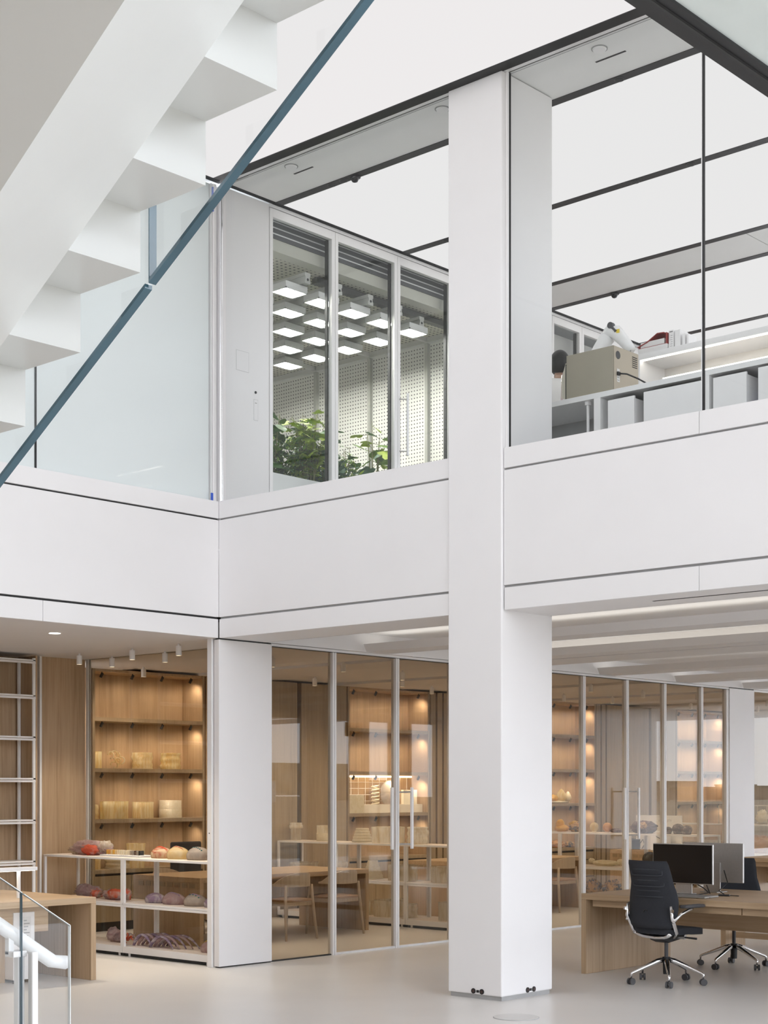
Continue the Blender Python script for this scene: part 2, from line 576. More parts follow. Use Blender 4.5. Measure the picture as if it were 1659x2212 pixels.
box('ledge_cap', white, (-14, 0.0, GP1), (0.0, 0.16, LT), wl, 0.003)
for a, b in ((-1.994, -0.006), (-14, -1.998)):
    box('lower_panel', white, (a, 0.0, SOF), (b, 0.04, LG0), wl, 0.002)

# big square pillar standing through both storeys
pl = struct('column')
MB().box(-0.02, -3.416, 0.035, 0.665, -2.856, CE - 0.005).build('shaft', white, pl, bevel=0.012, seg=3)
box('plinth', gap_grey, (0.0, -3.40, 0.0), (0.645, -2.87, 0.04), pl)
for y in (-3.214, -3.127):
    so = MB().cyl((-0.02, y, 0.062), (-0.026, y, 0.062), 0.022, n=20).build('socket', black, pl, smooth=False)
    MB().cyl((-0.024, y, 0.062), (-0.0275, y, 0.062), 0.012, n=12).build('socket_face', plain('socket_brown', (0.06, 0.03, 0.025), 0.4), so)
for x in (0.32, 0.405):
    so = MB().cyl((x, -3.416, 0.062), (x, -3.422, 0.062), 0.022, n=20).build('socket', black, pl)
    MB().cyl((x, -3.42, 0.062), (x, -3.4235, 0.062), 0.012, n=12).build('socket_face', MATS['socket_brown'], so)
box('data_port', black, (-0.0235, -3.184, 0.052), (-0.019, -3.158, 0.072), pl)
box('data_port', black, (0.35, -3.4195, 0.052), (0.375, -3.415, 0.072), pl)

# slim columns in the plane of the glass wall
for nm, x0, x1 in (('column', 0.0, 0.69), ('column', 9.55, 10.25)):
    c = struct(nm)
    MB().box(x0, -0.005, 0.012, x1, 0.065, SOF - 0.012).build('cladding', white, c, bevel=0.003)
    box('shadow_base', shadow_gap, (x0 + 0.01, 0.0, 0.0), (x1 - 0.01, 0.06, 0.015), c)
    box('shadow_head', shadow_gap, (x0 + 0.01, 0.0, SOF - 0.014), (x1 - 0.01, 0.06, SOF), c)
fr = struct('trim_1')
MB().box(-0.015, 0.085, 0.0, 0.045, 0.15, SOF).build('jamb', powder, fr, bevel=0.003)
MB().cyl((-0.017, 0.118, 1.28), (-0.012, 0.118, 1.28), 0.006, n=10).build('keyhole', black, fr)

# lower ceilings
sbox('ceiling', soffit, (-14, 0.04, SOF), (-0.002, 3.4, 3.3))
cs = struct('ceiling')
box('strip', soffit, (0.0, 0.066, SOF), (0.635, 3.4, 3.3), cs)
box('track_slot', shadow_gap, (0.635, 0.066, SOF + 0.02), (0.695, 3.4, 3.3), cs)
xs = [0.695, 1.85, 3.05, 4.30, 5.55, 6.80, 8.05, 9.30, 10.6, 11.9, 13.2, 14.5, 16, 18, 22]
for i, (a, b) in enumerate(zip(xs, xs[1:])):
    box('strip', soffit, (a + 0.012, 0.066, SOF + (0.03 if i % 2 else 0.0)), (b - 0.012, 4.3, 3.3), cs)
box('strip_backing', shadow_gap, (0.695, 0.066, 3.26), (22, 4.3, 3.3), cs)

cg = struct('ceiling_gallery')
box('edge_soffit', soffit, (0.04, -14, SOF), (0.60, -0.01, 3.3), cg)
box('dark_joint', black, (0.60, -14, SOF + 0.004), (0.635, -0.01, 3.3), cg)
box('coffer_top', white, (0.60, -14, 3.33), (4.10, 0.0, 3.45), cg)
box('coffer_top', white, (4.75, -14, 3.33), (22, 0.0, 3.45), cg)
box('flat_strip', soffit, (4.10, -14, SOF), (4.75, -0.01, 3.45), cg)
box('dark_joint', black, (4.75, -14, SOF + 0.004), (4.79, -0.01, 3.42), cg)
for i, xf in enumerate((2.03, 3.71, 6.30, 8.10, 9.9, 11.7, 13.5)):
    t = MB().prism([(xf - 0.05, 3.215), (xf, SOF), (xf + 0.34, SOF), (xf + 0.34, 3.15), (xf + 0.006, 3.15), (xf - 0.038, 3.215)], 'y', -14, -0.03)
    b = t.build('baffle', soffit, cg)
    MB().box(xf + 0.34, -14, SOF + 0.004, xf + 0.38, -0.03, 3.16).build('dark_joint', black, b)
    MB().box(xf + 0.03, -13.9, 3.155, xf + 0.28, -0.15, 3.165).build('led_strip', cove_led, b)
box('end_cheek', white, (0.64, -0.012, SOF), (22, 0.0, 3.45), cg)
sd = struct('trim_2')
MB().box(0.30, -14, SOF - 0.002, 0.325, -4.62, SOF + 0.01).build('slot_diffuser', black, sd)

# upper ceilings: luminous panels between black channels
cu = struct('ceiling_upper')
box('deck', upper_white, (-16, -16, 7.50), (22, 6, 7.60), cu)
box('light_panel', lightpanel, (-14, -14, CE), (-0.115, -0.05, 7.49), cu)
box('black_channel', black, (-0.115, -14, CE - 0.01), (-0.002, -0.0, 7.5), cu)
box('black_channel', black, (-14, -0.05, CE - 0.01), (-0.115, 0.0, 7.5), cu)
box('glazing_head', alu, (0.0, -14, CE - 0.004), (0.05, 0.0, 7.5), cu)
box('dark_line', black, (0.05, -14, CE - 0.002), (0.062, 0.0, 7.5), cu)
box('glazing_head', alu, (0.062, -14, CE - 0.004), (0.085, 0.0, 7.5), cu)
box('dark_line', black, (0.085, -14, CE - 0.002), (0.093, 0.0, 7.5), cu)
box('flat_strip', upper_white, (0.093, -14, CE), (0.70, -0.02, 7.5), cu)
edges = [0.70, 0.795, 2.575, 2.675, 4.475, 4.565]
def lum(a, b):
    box('light_panel', lightpanel, (a, -14, CE), (b, -0.05, 7.49), cu)
def chan(a, b):
    box('black_channel', black, (a, -14, CE - 0.006), (b, 0.0, 7.5), cu)
chan(0.70, 0.795); lum(0.795, 2.575); chan(2.575, 2.675); lum(2.675, 4.475); chan(4.475, 4.565)
box('flat_strip', upper_white, (4.565, -3.03, CE), (5.22, -0.02, 7.5), cu)
box('flat_strip', upper_white, (4.565, -14, CE), (5.22, -3.042, 7.5), cu)
chan(5.22, 5.31); lum(5.31, 7.17); chan(7.17, 7.27); lum(7.27, 9.1); chan(9.1, 9.2); lum(9.2, 11); chan(11, 11.1); lum(11.1, 13)
box('black_channel', black, (0.093, -0.05, CE - 0.004), (13, 0.0, 7.5), cu)

# white wall leaf on the upper floor beside the plant room, with hatch and intercom
wu = struct('wall_upper')
MB().box(0.02, 0.0, UF, 0.655, 0.09, CE - 0.02).build('leaf', white, wu)
for z0, z1, x0, x1 in ((5.735, 5.925, 0.225, 0.385), (5.29, 5.49, 0.455, 0.505)):
    t = 0.002
    h = box('hatch', white, (x0, -0.0015, z0), (x1, 0.0, z1), wu)
    for a, b in (((x0 - t, -0.001, z0 - t), (x1 + t, 0.0, z0)), ((x0 - t, -0.001, z1), (x1 + t, 0.0, z1 + t)), ((x0 - t, -0.001, z0), (x0, 0.0, z1)), ((x1, -0.001, z0), (x1 + t, 0.0, z1))):
        box('joint', gap_grey, a, b, h)
MB().cyl((0.475, 0.0, 5.56), (0.475, -0.006, 5.56), 0.013, n=16).build('call_button', black, wu)
box('reader_slit', black, (0.468, -0.003, 5.455), (0.490, 0.0, 5.459), wu)
# solid wall behind the back-painted glass on the left, and glass edge profiles in the corner
sbox('wall_left', white, (-14, 0.10, UF), (0.0, 0.16, CE))
gl = struct('window_1')
for a, b in ((-2.025, -0.075), (-14, -2.045)):
    box('pane', g_frost, (a, 0.055, LT), (b, 0.075, CE - 0.012), gl)
box('joint', black, (-2.045, 0.05, LT), (-2.025, 0.08, CE - 0.012), gl)
box('edge_profile', alu, (-0.07, 0.03, LT), (-0.055, 0.09, CE - 0.012), gl)
MB().box(-0.05, 0.02, LT, -0.005, 0.06, CE - 0.012).build('corner_profile', powder, gl, bevel=0.01, seg=3)
box('tape', blue, (-0.075, 0.02, LT), (-0.052, 0.03, LT + 0.075), gl)
box('tape', blue, (-0.06, 0.015, CE - 0.28), (-0.05, 0.03, CE - 0.05), gl)

# full-height glass screen on the right ledge
gr = struct('window_2')
for a, b in ((-2.85, -0.03), (-5.19, -3.43), (-14, -5.215)):
    box('pane', g_void, (0.062, a, LT), (0.078, b, CE - 0.004), gr)
box('joint', black, (0.058, -5.207, LT), (0.082, -5.198, CE - 0.004), gr)
box('edge_profile', alu, (0.055, -5.197, LT), (0.085, -5.19, CE - 0.004), gr)
box('edge_profile', powder, (0.03, -3.429, LT), (0.06, -3.418, CE - 0.004), gr)
box('joint', black, (0.058, -3.43, LT), (0.082, -3.426, CE - 0.004), gr)
box('joint', black, (0.05, -2.853, LT), (0.082, -2.846, CE - 0.004), gr)
MB().box(0.005, -0.03, LT, 0.03, -0.012, CE - 0.004).build('corner_profile', chrome, gr, bevel=0.006)

# plant room front: leaves of glass in white frames
LV = [0.665, 1.59, 2.55, 3.48, 4.41, 5.34, 5.965, 6.92, 7.85]
for i, (a, b) in enumerate(zip(LV, LV[1:])):
    wn_ = struct('window_%d' % (i + 3))
    f = MB()
    f.box(a + 0.003, 0.0, UF, a + 0.045, 0.05, CE - 0.045)
    f.box(b - 0.05, 0.0, UF, b - 0.003, 0.05, CE - 0.045)
    f.box(a + 0.045, 0.0, CE - 0.13, b - 0.05, 0.05, CE - 0.045)
    f.box(a + 0.045, 0.0, UF, b - 0.05, 0.05, UF + 0.1)
    f.build('frame', powder, wn_, bevel=0.002)
    box('pane', g_clear, (a + 0.045, 0.022, UF + 0.1), (b - 0.05, 0.034, CE - 0.13), wn_)
    MB().box(b - 0.068, 0.05, UF, b - 0.05, 0.085, CE - 0.13).build('dark_reveal', black, wn_)
    MB().box(a, -0.002, CE - 0.038, b, 0.05, CE - 0.008).build('head_track', powder, wn_)
    if i == 2:
        h = MB().box(a + 0.075, -0.075, 5.28, a + 0.10, -0.055, 5.95).build('handle', alu, wn_, bevel=0.004)
        for z in (5.33, 5.89):
            MB().cyl((a + 0.03, 0.0, z), (a + 0.0875, -0.065, z), 0.008, n=10).build('standoff', silver, h)

# lower glass wall: panes, white mullions, two pairs of doors with long pulls
ML = [0.69, 1.58, 2.55, 3.48, 4.40, 5.20, 6.02, 6.98, 7.88, 8.82, 9.55]
def mull(x, parent, wide=0.055, n='mullion'):
    m = MB()
    m.box(x - wide / 2, 0.0, 0.0, x - 0.004, 0.07, SOF - 0.03)
    m.box(x + 0.004, 0.0, 0.0, x + wide / 2, 0.07, SOF - 0.03)
    m.box(x - 0.004, 0.012, 0.0, x + 0.004, 0.06, SOF - 0.03)
    return m.build(n, powder, parent, bevel=0.002)
def pull(x, parent):
    for s in (-1, 1):
        xx = x + s * 0.16
        h = MB().box(xx - 0.016, -0.075, 1.06, xx + 0.016, -0.05, 1.72).build('handle', powder, parent, bevel=0.004)
        for z in (1.11, 1.67):
            MB().cyl((x + s * 0.045, 0.03, z), (xx, -0.06, z), 0.009, n=10).build('standoff', silver, h)
k = 1
dn = 1
for i, (a, b) in enumerate(zip(ML, ML[1:])):
    isdoor = i in (1, 2, 6, 7)
    if isdoor:
        q = struct('door_%d' % dn); dn += 1
    else:
        q = struct('window_%d' % (20 + k)); k += 1
    box('pane', g_bronze, (a + 0.02, 0.032, 0.012), (b - 0.02, 0.044, SOF - 0.02), q)
    if a > 1:
        mull(a, q)
    if a > 1:
        MB().box(a + 0.027, 0.01, 0.0, b - 0.027, 0.065, 0.022).build('threshold', alu, q)
    else:
        MB().box(a, 0.02, 0.0, b - 0.027, 0.055, 0.012).build('threshold', shadow_gap, q)
    MB().box(a + 0.0, 0.005, SOF - 0.03, b, 0.066, SOF - 0.004).build('head_rail', powder, q)
    MB().box(a + 0.0, 0.0, SOF - 0.036, b, 0.03, SOF - 0.03).build('head_shadow', shadow_gap, q)
    if i in (2, 7):
        pull(a, q)
q = struct('window_30')
mull(9.50, q)
for i, (a, b) in enumerate(((10.25, 11.35), (11.35, 12.4), (12.4, 13.4), (13.4, 14.4), (14.4, 15.4), (15.4, 18), (18, 22))):
    q = struct('window_%d' % (31 + i))
    box('pane', g_bronze, (a + 0.02, 0.032, 0.012), (b - 0.02, 0.044, SOF - 0.02), q)
    if i:
        mull(a, q)
    MB().box(a, 0.005, SOF - 0.03, b, 0.066, SOF - 0.004).build('head_rail', powder, q)

# side glazing behind the display shelf and the oak return panel
q = struct('window_40')
box('pane', g_bronze, (0.66, 0.10, 0.01), (0.672, 2.92, SOF), q)
MB().box(0.645, 2.90, 0.0, 0.655, 2.935, SOF).box(0.66, 2.905, 0.0, 0.672, 2.94, SOF).box(0.677, 2.90, 0.0, 0.69, 2.945, SOF).build('edge_profile', alu, q)
wp = struct('wall_left_return')
box('oak_panel', oak_v, (0.065, 2.95, 0.0), (0.645, 3.0, SOF), wp)
MB().box(0.03, 2.93, 0.0, 0.045, 3.0, SOF).box(0.05, 2.94, 0.0, 0.065, 3.0, SOF).build('edge_profile', powder, wp)

# oak storage wall closing the room at the back, with reveals between its panels
wb_ = struct('wall_back')
box('backing', shadow_gap, (0.7, 4.30, 0.0), (22, 4.36, 3.3), wb_)
NICHE = [(1.42, 3.17), (5.80, 7.55), (10.10, 11.85), (14.40, 16.15)]
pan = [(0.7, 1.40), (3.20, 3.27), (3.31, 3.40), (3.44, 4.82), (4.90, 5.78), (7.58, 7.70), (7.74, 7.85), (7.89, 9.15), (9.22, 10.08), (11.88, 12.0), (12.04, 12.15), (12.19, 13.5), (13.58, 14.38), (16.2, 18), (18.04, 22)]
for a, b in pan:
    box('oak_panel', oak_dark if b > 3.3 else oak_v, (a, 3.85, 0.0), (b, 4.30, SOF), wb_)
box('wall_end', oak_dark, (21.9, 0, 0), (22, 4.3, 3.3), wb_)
sbox('wall_gallery_back', white, (-14, 3.4, 0), (0.7, 3.5, 3.3))
bk = struct('wall_left_back')
box('oak_panel', oak_v, (-14, 3.05, 0.0), (0.03, 3.10, SOF - 0.02), bk)
box('end_panel', oak_v, (-0.168, 2.72, 0.0), (-0.148, 3.05, SOF - 0.02), bk)

# far sides of the gallery, outside the frame: window wall that the glass mirrors
wf = struct('wall_window_side')
box('upper_wall', white, (0.2, -9.2, 3.0), (22, -9.0, 3.45), wf)
wx = [0.2, 1.3, 2.6, 3.9, 5.2, 6.5, 7.9, 10.2, 11.5, 12.6, 13.95, 15.3, 16.7, 18.1, 19.5, 22]
piers = [(0.2, 0.6), (2.0, 2.5), (3.9, 4.4), (5.7, 6.2), (7.5, 8.0), (10.2, 10.75), (11.5, 11.87), (12.6, 13.1), (13.95, 22)]
for a, b in piers:
    box('pier', white, (a, -9.2, 0.0), (b, -9.0, 3.0), wf)
box('sill', white, (0.2, -9.2, 0.0), (22, -9.0, 0.12), wf)
uw = struct('wall_upper_window_side')
box('upper_wall', white, (0.2, -9.4, 6.9), (22, -9.2, CE + 0.05), uw)
for a, b in piers:
    box('pier', white, (a, -9.4, UF), (b, -9.2, 6.9), uw)
sbox('ground', ground_m, (-300, -420, -0.4), (300, -16, -0.35))
for i in range(40):
    rr = random.Random(i)
    x = -60 + i * 10 + rr.random() * 6
    h = 1.6 + rr.random() * 2.2
    y = -110 - rr.random() * 90
    s = struct('wall_far_%d' % (i + 1))
    wdt = 5 + rr.random() * 9
    MB().box(x, y, -0.35, x + wdt, y - 8, h).build('block', brick_m if i % 3 else paper, s)
    MB().box(x - 0.2, y + 0.2, h, x + wdt + 0.2, y - 8.2, h + 0.35).build('roof', ground_m, s)
sbox('hill', ground_m, (-300, -420, -0.4), (400, -380, 11))

# plant room shell
pr = struct('wall_plant_room')
box('panel', perf_wall, (4.27, 0.15, UF), (4.31, 1.02, 7.10), pr)
for a, b in ((1.09, 1.96), (2.03, 2.90), (2.97, 3.9), (3.97, 5.0)):
    box('panel', perf_wall, (4.27, a, 5.46), (4.31, b, 7.10), pr)
    box('panel', perf_wall, (4.27, a, UF), (4.31, b, 5.45), pr)
for y in (1.03, 1.97, 2.91, 3.91):
    p = box('post', plain('post_grey', (0.46, 0.46, 0.42), 0.5) if 'post_grey' not in MATS else MATS['post_grey'], (4.22, y - 0.012, UF), (4.29, y + 0.03, 7.10), pr)
    MB().box(4.262, y + 0.035, UF, 4.272, y + 0.055, 7.10).build('track_strip', powder, p)
    for z in (6.75, 6.72, 6.1, 6.05, 6.0, 5.35, 5.3, 5.25):
        MB().cyl((4.262, y + 0.045, z), (4.258, y + 0.045, z), 0.009, n=8).build('hole', black, p)
box('rear_wall', perf_wall, (0.7, 5.0, UF), (4.31, 5.05, 7.10), pr)
box('side_wall', white, (0.6, 0.16, UF), (0.66, 5.0, 7.12), pr)
cp = struct('ceiling_plant_room')
box('perforated_panel', perf_ceil, (0.66, 0.30, 7.10), (4.31, 5.0, 7.14), cp)
box('front_beam', plain('beam_cream', (0.62, 0.61, 0.55), 0.5), (0.66, 0.16, 7.08), (4.31, 0.30, 7.2), cp)
box('header_back', plain('header_reflected_dark', (0.10, 0.10, 0.11), 0.5), (0.66, 0.15, 7.2), (4.31, 0.18, 7.45), cp)  # colour darkened to stand for the dark band reflected in the panes
for z in (7.24, 7.30, 7.36):
    MB().box(0.66, 0.143, z, 4.31, 0.15, z + 0.012).build('header_rib', alu, cp)
MB().box(4.20, 0.3, 7.04, 4.27, 5.0, 7.10).build('perimeter_rail', alu, cp)
for y in (1.03, 1.97, 2.91):
    MB().box(0.7, y - 0.02, 7.05, 4.25, y + 0.02, 7.10).build('cross_rail', alu, cp)
MB().box(1.75, 0.42, 7.03, 4.2, 0.50, 7.09).build('dark_conduit', plain('conduit', (0.12, 0.12, 0.12), 0.5), cp)
# room beyond the plant room
wr_ = struct('wall_lab')
box('oak_panel', oak_dark, (4.5, 2.5, UF), (12, 2.55, 7.3), wr_)
box('plain_panel', plain('lab_grey', (0.55, 0.54, 0.53), 0.6), (4.4, 0.2, 6.98), (12, 0.9, 7.3), wr_)
box('led_line', orange_led, (4.6, 0.30, 6.94), (12, 0.34, 6.98), wr_)
box('oak_panel', plain('walnut', (0.16, 0.09, 0.065), 0.5), (4.4, 0.55, UF), (12, 0.6, 6.98), wr_)
MB().box(4.4, 0.53, 6.30, 12, 0.56, 6.36).build('led_line', orange_led, wr_)

sbox('sky_block_left', oak_dark, (-13.2, -16, 0), (-13.0, 3.4, 5.5))  # added unseen screen: cuts low skylight from the left, open above
sbox('sky_block_front', oak_dark, (-13.2, -16.2, 0), (-8.0, -16.0, CE))  # added unseen screen: keeps sky off the near side of the stair spine

# ================================================================ STAIR, BRIDGE, RAILING
st = thing('staircase', 'white folded-plate staircase rising overhead, seen from below, with glass balustrade', 'staircase', (-7.9, -8.228, 0))
TR, RI, U0, U1 = 0.271, 0.168, 0.80, -0.80
for k in range(-4, 12):
    z = 3.455 - RI * k
    y = TR * k
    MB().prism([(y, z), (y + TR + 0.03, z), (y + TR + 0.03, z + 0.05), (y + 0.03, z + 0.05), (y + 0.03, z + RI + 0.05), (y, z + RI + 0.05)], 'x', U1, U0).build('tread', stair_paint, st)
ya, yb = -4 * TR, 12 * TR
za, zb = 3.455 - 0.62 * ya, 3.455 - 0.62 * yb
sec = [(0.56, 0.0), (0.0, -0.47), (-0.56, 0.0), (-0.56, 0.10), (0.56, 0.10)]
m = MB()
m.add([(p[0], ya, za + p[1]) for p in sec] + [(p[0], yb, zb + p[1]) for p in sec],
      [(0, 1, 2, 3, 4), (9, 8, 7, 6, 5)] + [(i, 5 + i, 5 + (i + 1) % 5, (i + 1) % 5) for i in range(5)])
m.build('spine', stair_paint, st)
def raked(y0, y1, h, x, name):
    f = lambda y: 3.121 - 0.614 * (y + 8.228 - 8.228 + 7.607 - 8.228 + 8.228)
    Y = lambda y: y + 8.228
    g = lambda y: 3.121 - 0.614 * (y + 7.607)
    p = MB().prism([(Y(y0), g(y0) + 0.012), (Y(y1), g(y1) + 0.012), (Y(y1), g(y1) + h), (Y(y0), g(y0) + h)], 'x', x, x + 0.026).build(name, g_stair, st)
    e = MB().prism([(Y(y0), g(y0)), (Y(y1), g(y1)), (Y(y1), g(y1) + 0.012), (Y(y0), g(y0) + 0.012)], 'x', x, x + 0.026).build('glass_edge', g_edge, p)
    e = MB().prism([(Y(y1) - 0.004, g(y1) + 0.012), (Y(y1), g(y1) + 0.012), (Y(y1), g(y1) + h), (Y(y1) - 0.004, g(y1) + h)], 'x', x, x + 0.026).build('glass_edge', g_edge, p)
raked(-7.600, -5.9, 1.25, 0.885, 'glass_panel')
raked(-9.4, -7.616, 1.25, 0.885, 'glass_panel')

br = struct('bridge')
box('soffit', plain('pale_green_soffit', (0.70, 0.76, 0.74), 0.4), (-6.95, -10.5, 3.5), (0.16, -9.155, 3.62), br)
MB().box(-6.95, -9.155, 3.492, 0.16, -9.078, 3.62).build('edge_channel', black, br)
MB().box(-6.95, -9.13, 3.486, 0.16, -9.122, 3.5).build('channel_lip', shadow_gap, br)

ra = thing('stair_railing', 'glass balustrade with white tubular handrail and post at the stair foot', 'railing', (-5.9, -5.40, 0))
X = lambda x: x + 5.9
for x0, x1 in ((-6.9, -5.918), (-5.908, -5.666)):
    g = lambda x: 1.095 - 0.625 * (x + 5.666)
    p = MB().prism([(X(x0), 0.0), (X(x1), 0.0), (X(x1), g(x1)), (X(x0), g(x0))], 'y', -0.008, 0.008).build('glass_panel', g_stair, ra)
    MB().prism([(X(x0), g(x0)), (X(x1), g(x1)), (X(x1), g(x1) + 0.004), (X(x0), g(x0) + 0.004)], 'y', -0.008, 0.008).build('glass_edge', g_edge_pale, p)
    MB().box(X(x1) - 0.003, -0.008, 0.0, X(x1) + 0.0005, 0.008, g(x1)).build('glass_edge', g_edge if x1 < -5.8 else g_edge_pale, p)
hr = MB().tube([(X(-6.9), 0.05, 0.957 + 0.625 * 1.2), (X(-5.725), 0.05, 0.94), (X(-5.650), 0.05, 0.928)], 0.031, 14).build('handrail', lacquer, ra, smooth=True)
MB().box(X(-5.958), 0.035, 0.985, X(-5.930), 0.065, 1.075).box(X(-5.958), 0.0, 0.977, X(-5.888), 0.065, 1.003).build('bracket', lacquer, ra, bevel=0.003)
MB().box(X(-5.928), 0.009, 0.0, X(-5.893), 0.045, 1.0).build('post', lacquer, ra, bevel=0.006)
MB().box(X(-5.893), -0.045, 0.0, X(-5.860), -0.009, 1.0).build('post', lacquer, ra, bevel=0.008)

# ================================================================ THINGS ON THE CEILINGS
for x, y, l in ((0.19, -0.79, 'round white ceiling detector above the left upper glass screen'), (0.21, -2.60, 'round white ceiling detector beside the tall pillar head'), (0.22, -4.19, 'round white ceiling detector in the strip right of the pillar')):
    t = thing('smoke_detector', l, 'detector', (x, y, CE), group='ceiling detectors')
    MB().cyl((0, 0, 0), (0, 0, -0.006), 0.064, n=24).build('base', gap_grey, t)
    MB().cyl((0, 0, -0.006), (0, 0, -0.016), 0.056, 0.05, n=24).build('cover', powder, t)
for x, y0, y1, l in ((0.325, -0.93, -0.68, 'thin black ceiling slot near the corner of the atrium'), (0.38, -4.32, -4.04, 'thin black ceiling slot right of the tall pillar')):
    tag(box('slot_diffuser', black, (x, y0, CE - 0.003), (x + 0.018, y1, CE)), l, 'diffuser', 'ceiling slots')
def dome(x, y, z, r, l, lens=True):
    t = thing('ceiling_camera', l, 'camera', (x, y, z), group='black ceiling devices')
    MB().cyl((0, 0, 0), (0, 0, -0.012), r, n=20).build('base', black, t)
    MB().lathe([(r * 0.75, -0.012), (r * 0.7, -0.03), (r * 0.45, -0.05), (0.001, -0.058)], n=18).build('dome', screen if lens else shadow_gap, t, smooth=True)
dome(0.75, -1.07, CE - 0.006, 0.055, 'small black dome nearest the pillar in the first ceiling channel')
dome(5.26, -0.95, CE - 0.006, 0.055, 'small black dome in the ceiling channel above the robot arm')
for x, y, l in ((0.745, -0.93, 'flat black speaker disc in the middle of the first ceiling channel'), (0.745, -0.77, 'flat black speaker disc nearest the corner in the first ceiling channel'), (0.748, -4.02, 'flat dark disc in the ceiling channel right of the pillar'), (2.625, -3.55, 'flat dark disc right of the glass joint in the second channel'), (2.625, -0.62, 'flat black disc in the second ceiling channel above the plant room front'), (2.625, -2.95, 'flat dark disc left of the glass joint in the second channel')):
    t = thing('ceiling_speaker', l, 'speaker', (x, y, CE - 0.006), group='black ceiling devices')
    MB().cyl((0, 0, 0), (0, 0, -0.006), 0.042, n=20).build('ring', rubber, t)
    MB().cyl((0, 0, -0.006), (0, 0, -0.009), 0.034, n=20).build('grille', shadow_gap, t)

dl = thing('downlight', 'glowing round downlight in the soffit above the left desk', 'light', (-1.341, 0.746, SOF))
MB().cyl((0, 0, 0.0), (0, 0, -0.004), 0.062, n=24).build('trim_ring', powder, dl)
MB().cyl((0, 0, -0.004), (0, 0, -0.007), 0.052, n=24).build('lens', led, dl)
spot('downlight_beam', (-1.341, 0.746, SOF - 0.02), (-1.341, 0.746, 0), 130, 110, rad=0.05)

def can(x, y, label, watts=0, tgt=None, angle=70):
    t = thing('spotlight', label, 'spotlight', (x, y, SOF), group='white cylinder spotlights')
    MB().cyl((0, 0, 0), (0, 0, -0.02), 0.012, n=12).build('stem', powder, t)
    MB().lathe([(0.001, -0.02), (0.029, -0.02), (0.029, -0.115), (0.026, -0.115), (0.025, -0.075), (0.001, -0.075)], n=18).build('can', powder, t)
    MB().cyl((0, 0, -0.0752), (0, 0, -0.078), 0.022, n=14).build('lens', led_warm if watts else shadow_gap, t)
    if watts:
        spot('spot_beam', (x, y, SOF - 0.13), tgt or (x, y, 0), watts, angle, rad=0.03)
for x, row in ((0.13, 'front'), (0.56, 'rear')):
    for i, y in enumerate((2.36, 1.47, 0.74)):
        can(x, y, 'white cylinder spotlight over the left display shelf, %s row, %s from the oak panel' % (row, ('first', 'second', 'third')[i]), 34, (0.24, y - 0.25, 0.8), 80)
room = [(1.75, 3.3), (1.75, 1.1), (2.75, 2.9), (2.75, 1.0), (4.2, 2.9), (4.2, 1.4), (5.1, 2.2), (5.1, 0.9), (6.5, 2.9), (6.5, 1.0), (7.6, 2.6), (7.6, 1.0), (9.2, 2.6), (9.2, 1.2), (10.2, 2.4), (10.2, 0.9), (12.5, 2.4), (12.5, 1.0), (14.0, 2.0)]
for i, (x, y) in enumerate(room):
    can(x, y, 'white cylinder spotlight inside the glazed oak room, %s from the corner column, %s row' % (('first', 'second', 'third', 'fourth', 'fifth', 'sixth', 'seventh', 'eighth', 'ninth', 'last')[i // 2], 'front' if i % 2 else 'rear'), 36, (x + 0.15, y + 0.25, 0), 150)

fb = thing('floor_box', 'round grey floor outlet cover set flush in front of the pillar', 'floor outlet', (-0.62, -4.02, 0))
MB().cyl((0, 0, 0), (0, 0, 0.003), 0.172, n=48).build('rim', gap_grey, fb)
MB().cyl((0, 0, 0.003), (0, 0, 0.005), 0.168, n=48).build('cover', plain('cover_grey', (0.60, 0.58, 0.55), 0.3), fb)

ex = thing('exit_sign', 'hanging exit sign in the gallery, seen mirrored in the glass wall', 'sign', (6.15, -4.0, 2.55))
box('plate', plain('sign_plate', (0.65, 0.45, 0.38), 0.3), (-0.17, -0.008, -0.1), (0.17, 0.008, 0.1), ex)
MB().cyl((-0.1, 0, 0.1), (-0.1, 0, 0.86), 0.004, n=6).build('hanger', alu, ex)
MB().cyl((0.1, 0, 0.1), (0.1, 0, 0.86), 0.004, n=6).build('hanger', alu, ex)
text('lettering', 'EXIT', 0.14, plain('sign_red', (0.6, 0.08, 0.04), 0.4), (0, 0.010, -0.005), (R(90), 0, R(180)), ex, 0.001)

# ================================================================ LEFT SIDE: SHELVING, DESK, DISPLAY SHELF
sh = thing('shelving_unit', 'tall white metal shelving with oak backing behind the left desk', 'shelving', (-1.6, 2.72, 0))
lev = [3.075, 2.70, 2.26, 1.82, 1.38, 0.945, 0.5, 0.06]
for x in (1.40, 0.0, -1.4):
    for y in (0.0, 0.27):
        MB().box(x, y, 0.0, x + 0.03, y + 0.025, 3.09).build('upright', powder, sh, bevel=0.002)
for z in lev:
    MB().box(-1.4, 0.0, z - 0.018, 1.43, 0.295, z).build('shelf', powder, sh, bevel=0.002)
    MB().box(-1.4, -0.004, z - 0.045, 1.43, 0.0, z - 0.024).build('shelf_lip', powder, sh)

